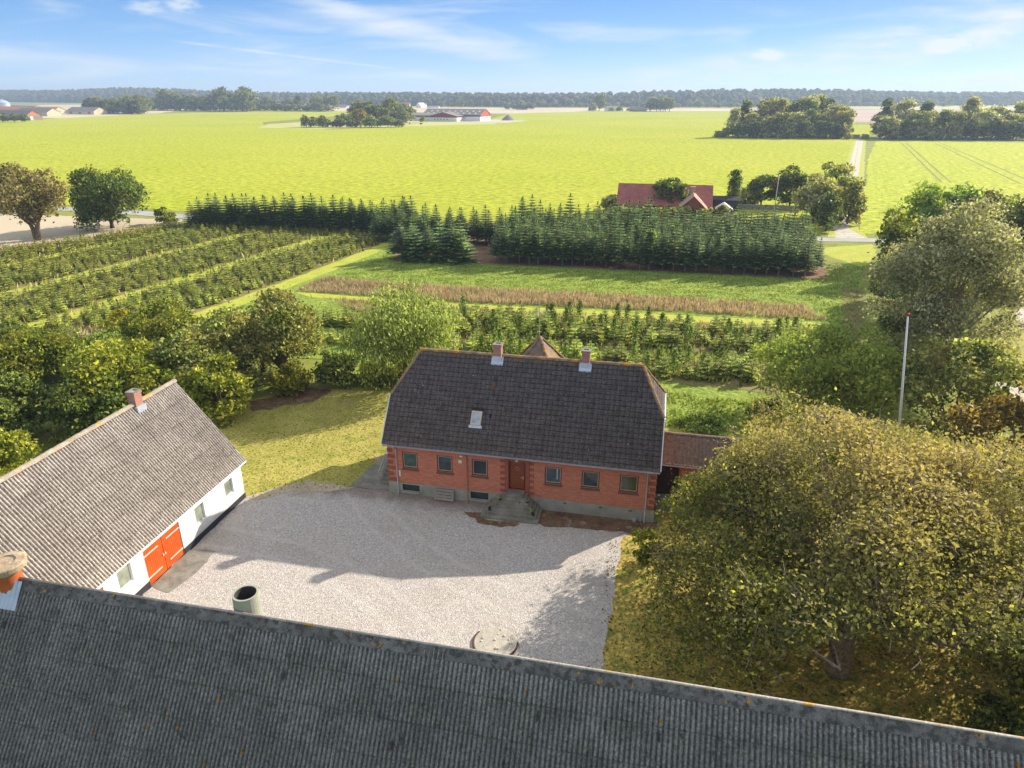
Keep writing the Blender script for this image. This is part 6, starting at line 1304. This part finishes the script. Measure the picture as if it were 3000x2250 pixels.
grove('grove_tree', 'small far tree right of the long grove', 'small far trees right of the long grove', line(-800, 1500, -680, 1440, 7, 9, 17, 12, 18, (0, 2), 10) + [(-720, 1480, 30, 18, 3)], ft)
grove('grove_tree', 'big tree of the central grove left of the cattle barn', 'central grove beside the cattle barn', line(-288, 655, -236, 640, 10, 15, 23, 14, 19, (0, 1, 2), 14) + line(-274, 618, -230, 610, 7, 11, 18, 13, 17, (1, 2, 0), 8) + line(-285, 600, -228, 600, 8, 5, 9, 9, 12, (5,), 3), ft)
grove('grove_bush', 'low bush in the row left of the central grove', 'low bushes before the central grove', line(-290, 548, -214, 560, 13, 5, 9.5, 8, 12, (5, 5, 0), 5), ft)
tree('birch_tree', 'single rusty brown tree in front of the central grove', -236, 538, 15, 10.5, 'goldbrown', 300, leaf=.9, z0f=.25, nclump=36, cr=.3, limbs=5)
tree('field_tree', 'yellowish small tree before the white cattle barn wall', -225, 655, 6, 7, 'yellowgreen', 301, leaf=.7, z0f=.1, nclump=20, limbs=4)
grove('grove_tree', 'far tree beside the small dark barn before the forest', 'trees at the small dark barn', line(-290, 1290, -235, 1290, 5, 6, 12, 9, 14, (0, 2), 6), ft)
tree('leaning_tree', 'tall far tree with leaning crown beside the white walled house', -116, 1215, 27, 24, 'far', 302, leaf=1.3, z0f=.05, nclump=40, limbs=4)
tree('far_willow', 'pale rounded willow left of the leaning far tree', -124, 1195, 12, 15, 'palebrown', 303, leaf=1.1, z0f=.0, nclump=26, limbs=4)
grove('grove_tree', 'dark far tree in the group right of the grey roofed barn', 'dark far group right of the grey barn', line(-40, 1200, 0, 1185, 7, 15, 23, 14, 20, (0, 1, 4), 10) + line(-100, 1180, -60, 1180, 3, 5, 9, 8, 12, (0, 5), 4), ft)
grove('hedge_tree', 'far hedge tree on the field boundary before the forest', 'hedge trees before the forest', line(-480, 1500, 120, 1560, 30, 7, 17, 12, 22, (0, 2, 5), 25) + line(20, 1650, 900, 1900, 34, 8, 18, 14, 24, (0, 2, 5), 40) + [(-1010, 1290, 12, 14, 1), (-960, 1220, 7, 20, 5)], ft)
grove('hedge_tree', 'low shrub at the edge of the left hand farm', 'shrubs before the left hand farm', line(-640, 575, -600, 600, 5, 6, 9, 9, 12, (5, 0), 3), ft)
w1 = line(38, 470, 102, 474, 13, 13, 19, 10, 13, (0, 1, 2, 4), 5) + line(44, 484, 104, 488, 15, 15, 26, 11, 14, (0, 1, 2, 3), 6) + line(60, 500, 110, 504, 7, 16, 27, 11, 14, (0, 1, 3), 6)
w1 += line(40, 463, 103, 466, 13, 7, 11, 8, 11, (5, 4), 2)
grove('wood_tree', 'tree in the pale wood on the left side of the farm track end', 'wood left of the track end', w1, ftn)
w2 = line(119, 470, 207, 482, 16, 11, 18, 10, 13, (0, 2, 3, 4, 1), 5) + line(122, 486, 204, 498, 17, 13, 25, 11, 14, (0, 1, 2, 3), 6)
w2 += line(120, 464, 206, 476, 16, 7, 11, 8, 11, (5, 4), 2)
grove('wood_tree', 'tree in the dark edged wood on the right side of the farm track end', 'wood right of the track end', w2, ftn)
grove('wood_bush', 'low bush at the left tip of the wood by the track end', 'bushes at the wood edge', [(29, 466, 4, 7, 5), (33, 467, 6, 7, 5), (102, 462, 3.5, 5, 5), (112, 465, 3, 5, 5)], ftn)
gt = MB().box(105.5, 112, 478, 478.6, 0, 1.8).build('garden_hedge', M['smallfir']); tag(gt, 'clipped green hedge closing the lawn at the end of the farm track', 'hedge')

# ---- hills and the far forest
hg = []
NX, NY = 60, 8
path = [(-3600, 2650), (-2300, 2250), (-1338, 1900), (-344, 1590), (300, 1780), (1100, 2250), (2300, 2950), (4200, 3500)]
pp = np.array(path, float)
def path_at(t):
    s = np.concatenate([[0], np.cumsum(np.linalg.norm(np.diff(pp, axis=0), axis=1))]); q = t * s[-1]; return np.array([np.interp(q, s, pp[:, 0]), np.interp(q, s, pp[:, 1])])
def hill_h(t, d):
    x = path_at(t)[0]; top = 13 + 6 * math.sin(x / 330.0 + 1.0) + 5 * math.sin(x / 145.0) + (12 if x < -700 else 0) * min(1, (-700 - x) / 500 if x < -700 else 0) + 12 * max(0, min(1, (x - 300) / 900))
    return top * (1 - math.exp(-d / 260.0))
mb = MB()
for i in range(NX + 1):
    for j in range(NY + 1):
        t = i / NX; d = j / NY * 1500; p = path_at(t); q = p / np.linalg.norm(p); mb.v.append((p[0] + q[0] * d, p[1] + q[1] * d, hill_h(t, d) - .5 + .45 * (j > 0)))
for i in range(NX):
    for j in range(NY): a = i * (NY + 1) + j; mb.f.append((a, a + NY + 1, a + NY + 2, a + 1)); mb.m.append(0)
tag(mb.build('hills', M['base'], smooth=True), kind='structure')
bm = bmesh.new(); bmesh.ops.create_icosphere(bm, subdivisions=2, radius=1); iv = np.array([v.co[:] for v in bm.verts]); fi = np.array([[v.index for v in f.verts] for f in bm.faces]); bm.free()
nr = np.random.default_rng(9); cos = []; fs = []; b = 0
for i in range(9500):
    t = nr.uniform(.02, .98); d = 420 * nr.uniform(0, 1) ** 1.6; p = path_at(t); q = p / np.linalg.norm(p)
    x, y = p + q * d + nr.normal(0, 8, 2); r = nr.uniform(5.5, 9.5); th = nr.uniform(17, 23) * (.75 if d < 15 else 1); z = hill_h(t, d)
    s = iv * np.array([r, r, r * nr.uniform(.75, 1.15)]) * nr.normal(1, .15, (len(iv), 1)); a = nr.uniform(0, 6.28)
    s = np.stack([s[:, 0] * math.cos(a) - s[:, 1] * math.sin(a), s[:, 0] * math.sin(a) + s[:, 1] * math.cos(a), s[:, 2]], 1)
    s[:, 2] = np.where(s[:, 2] < 0, s[:, 2] * (th / r) * .9, s[:, 2])
    cos.append(s + np.array([x, y, z + th - r * .9])); fs.append(fi + b); b += len(iv)
m_, t_ = new_mat('distant forest canopy'); geo = t_.node('ShaderNodeNewGeometry'); v_ = t_.coords()
c_ = t_.ramp(geo.outputs['Random Per Island'], [(0, (.045, .065, .028)), (.6, (.085, .105, .045)), (.9, (.13, .13, .055)), (1, (.16, .13, .06))])
c_ = t_.mix(.5, c_, t_.ramp(t_.noise(v_, .35, 3, .7), [(.3, (.15, .15, .15)), (.7, (.85, .85, .85))]), 'OVERLAY')
principled(t_, c_, .9, .1, bump=t_.noise(v_, .4, 4, .7), bstr=1.0, bdist=2.5)
tag(link('forest', np_mesh('forest', np.concatenate(cos), np.concatenate(fs)), m_), 'long blue green forest along the horizon', 'forest', kind='stuff')

# ---- haze
mz, tz = new_mat('haze'); pv = tz.node('ShaderNodeVolumePrincipled', {'Color': (0.62, 0.78, 1.0, 1), 'Density': 0.00023, 'Anisotropy': 0.2}); tz.l.new(pv.outputs[0], tz.out.inputs[1])
MBz = MB().box(-4300, 4700, -280, 5200, -1.0, 75); o = MBz.build('haze', mz); tag(o, 'thin pale haze in the far air', 'haze', kind='stuff')
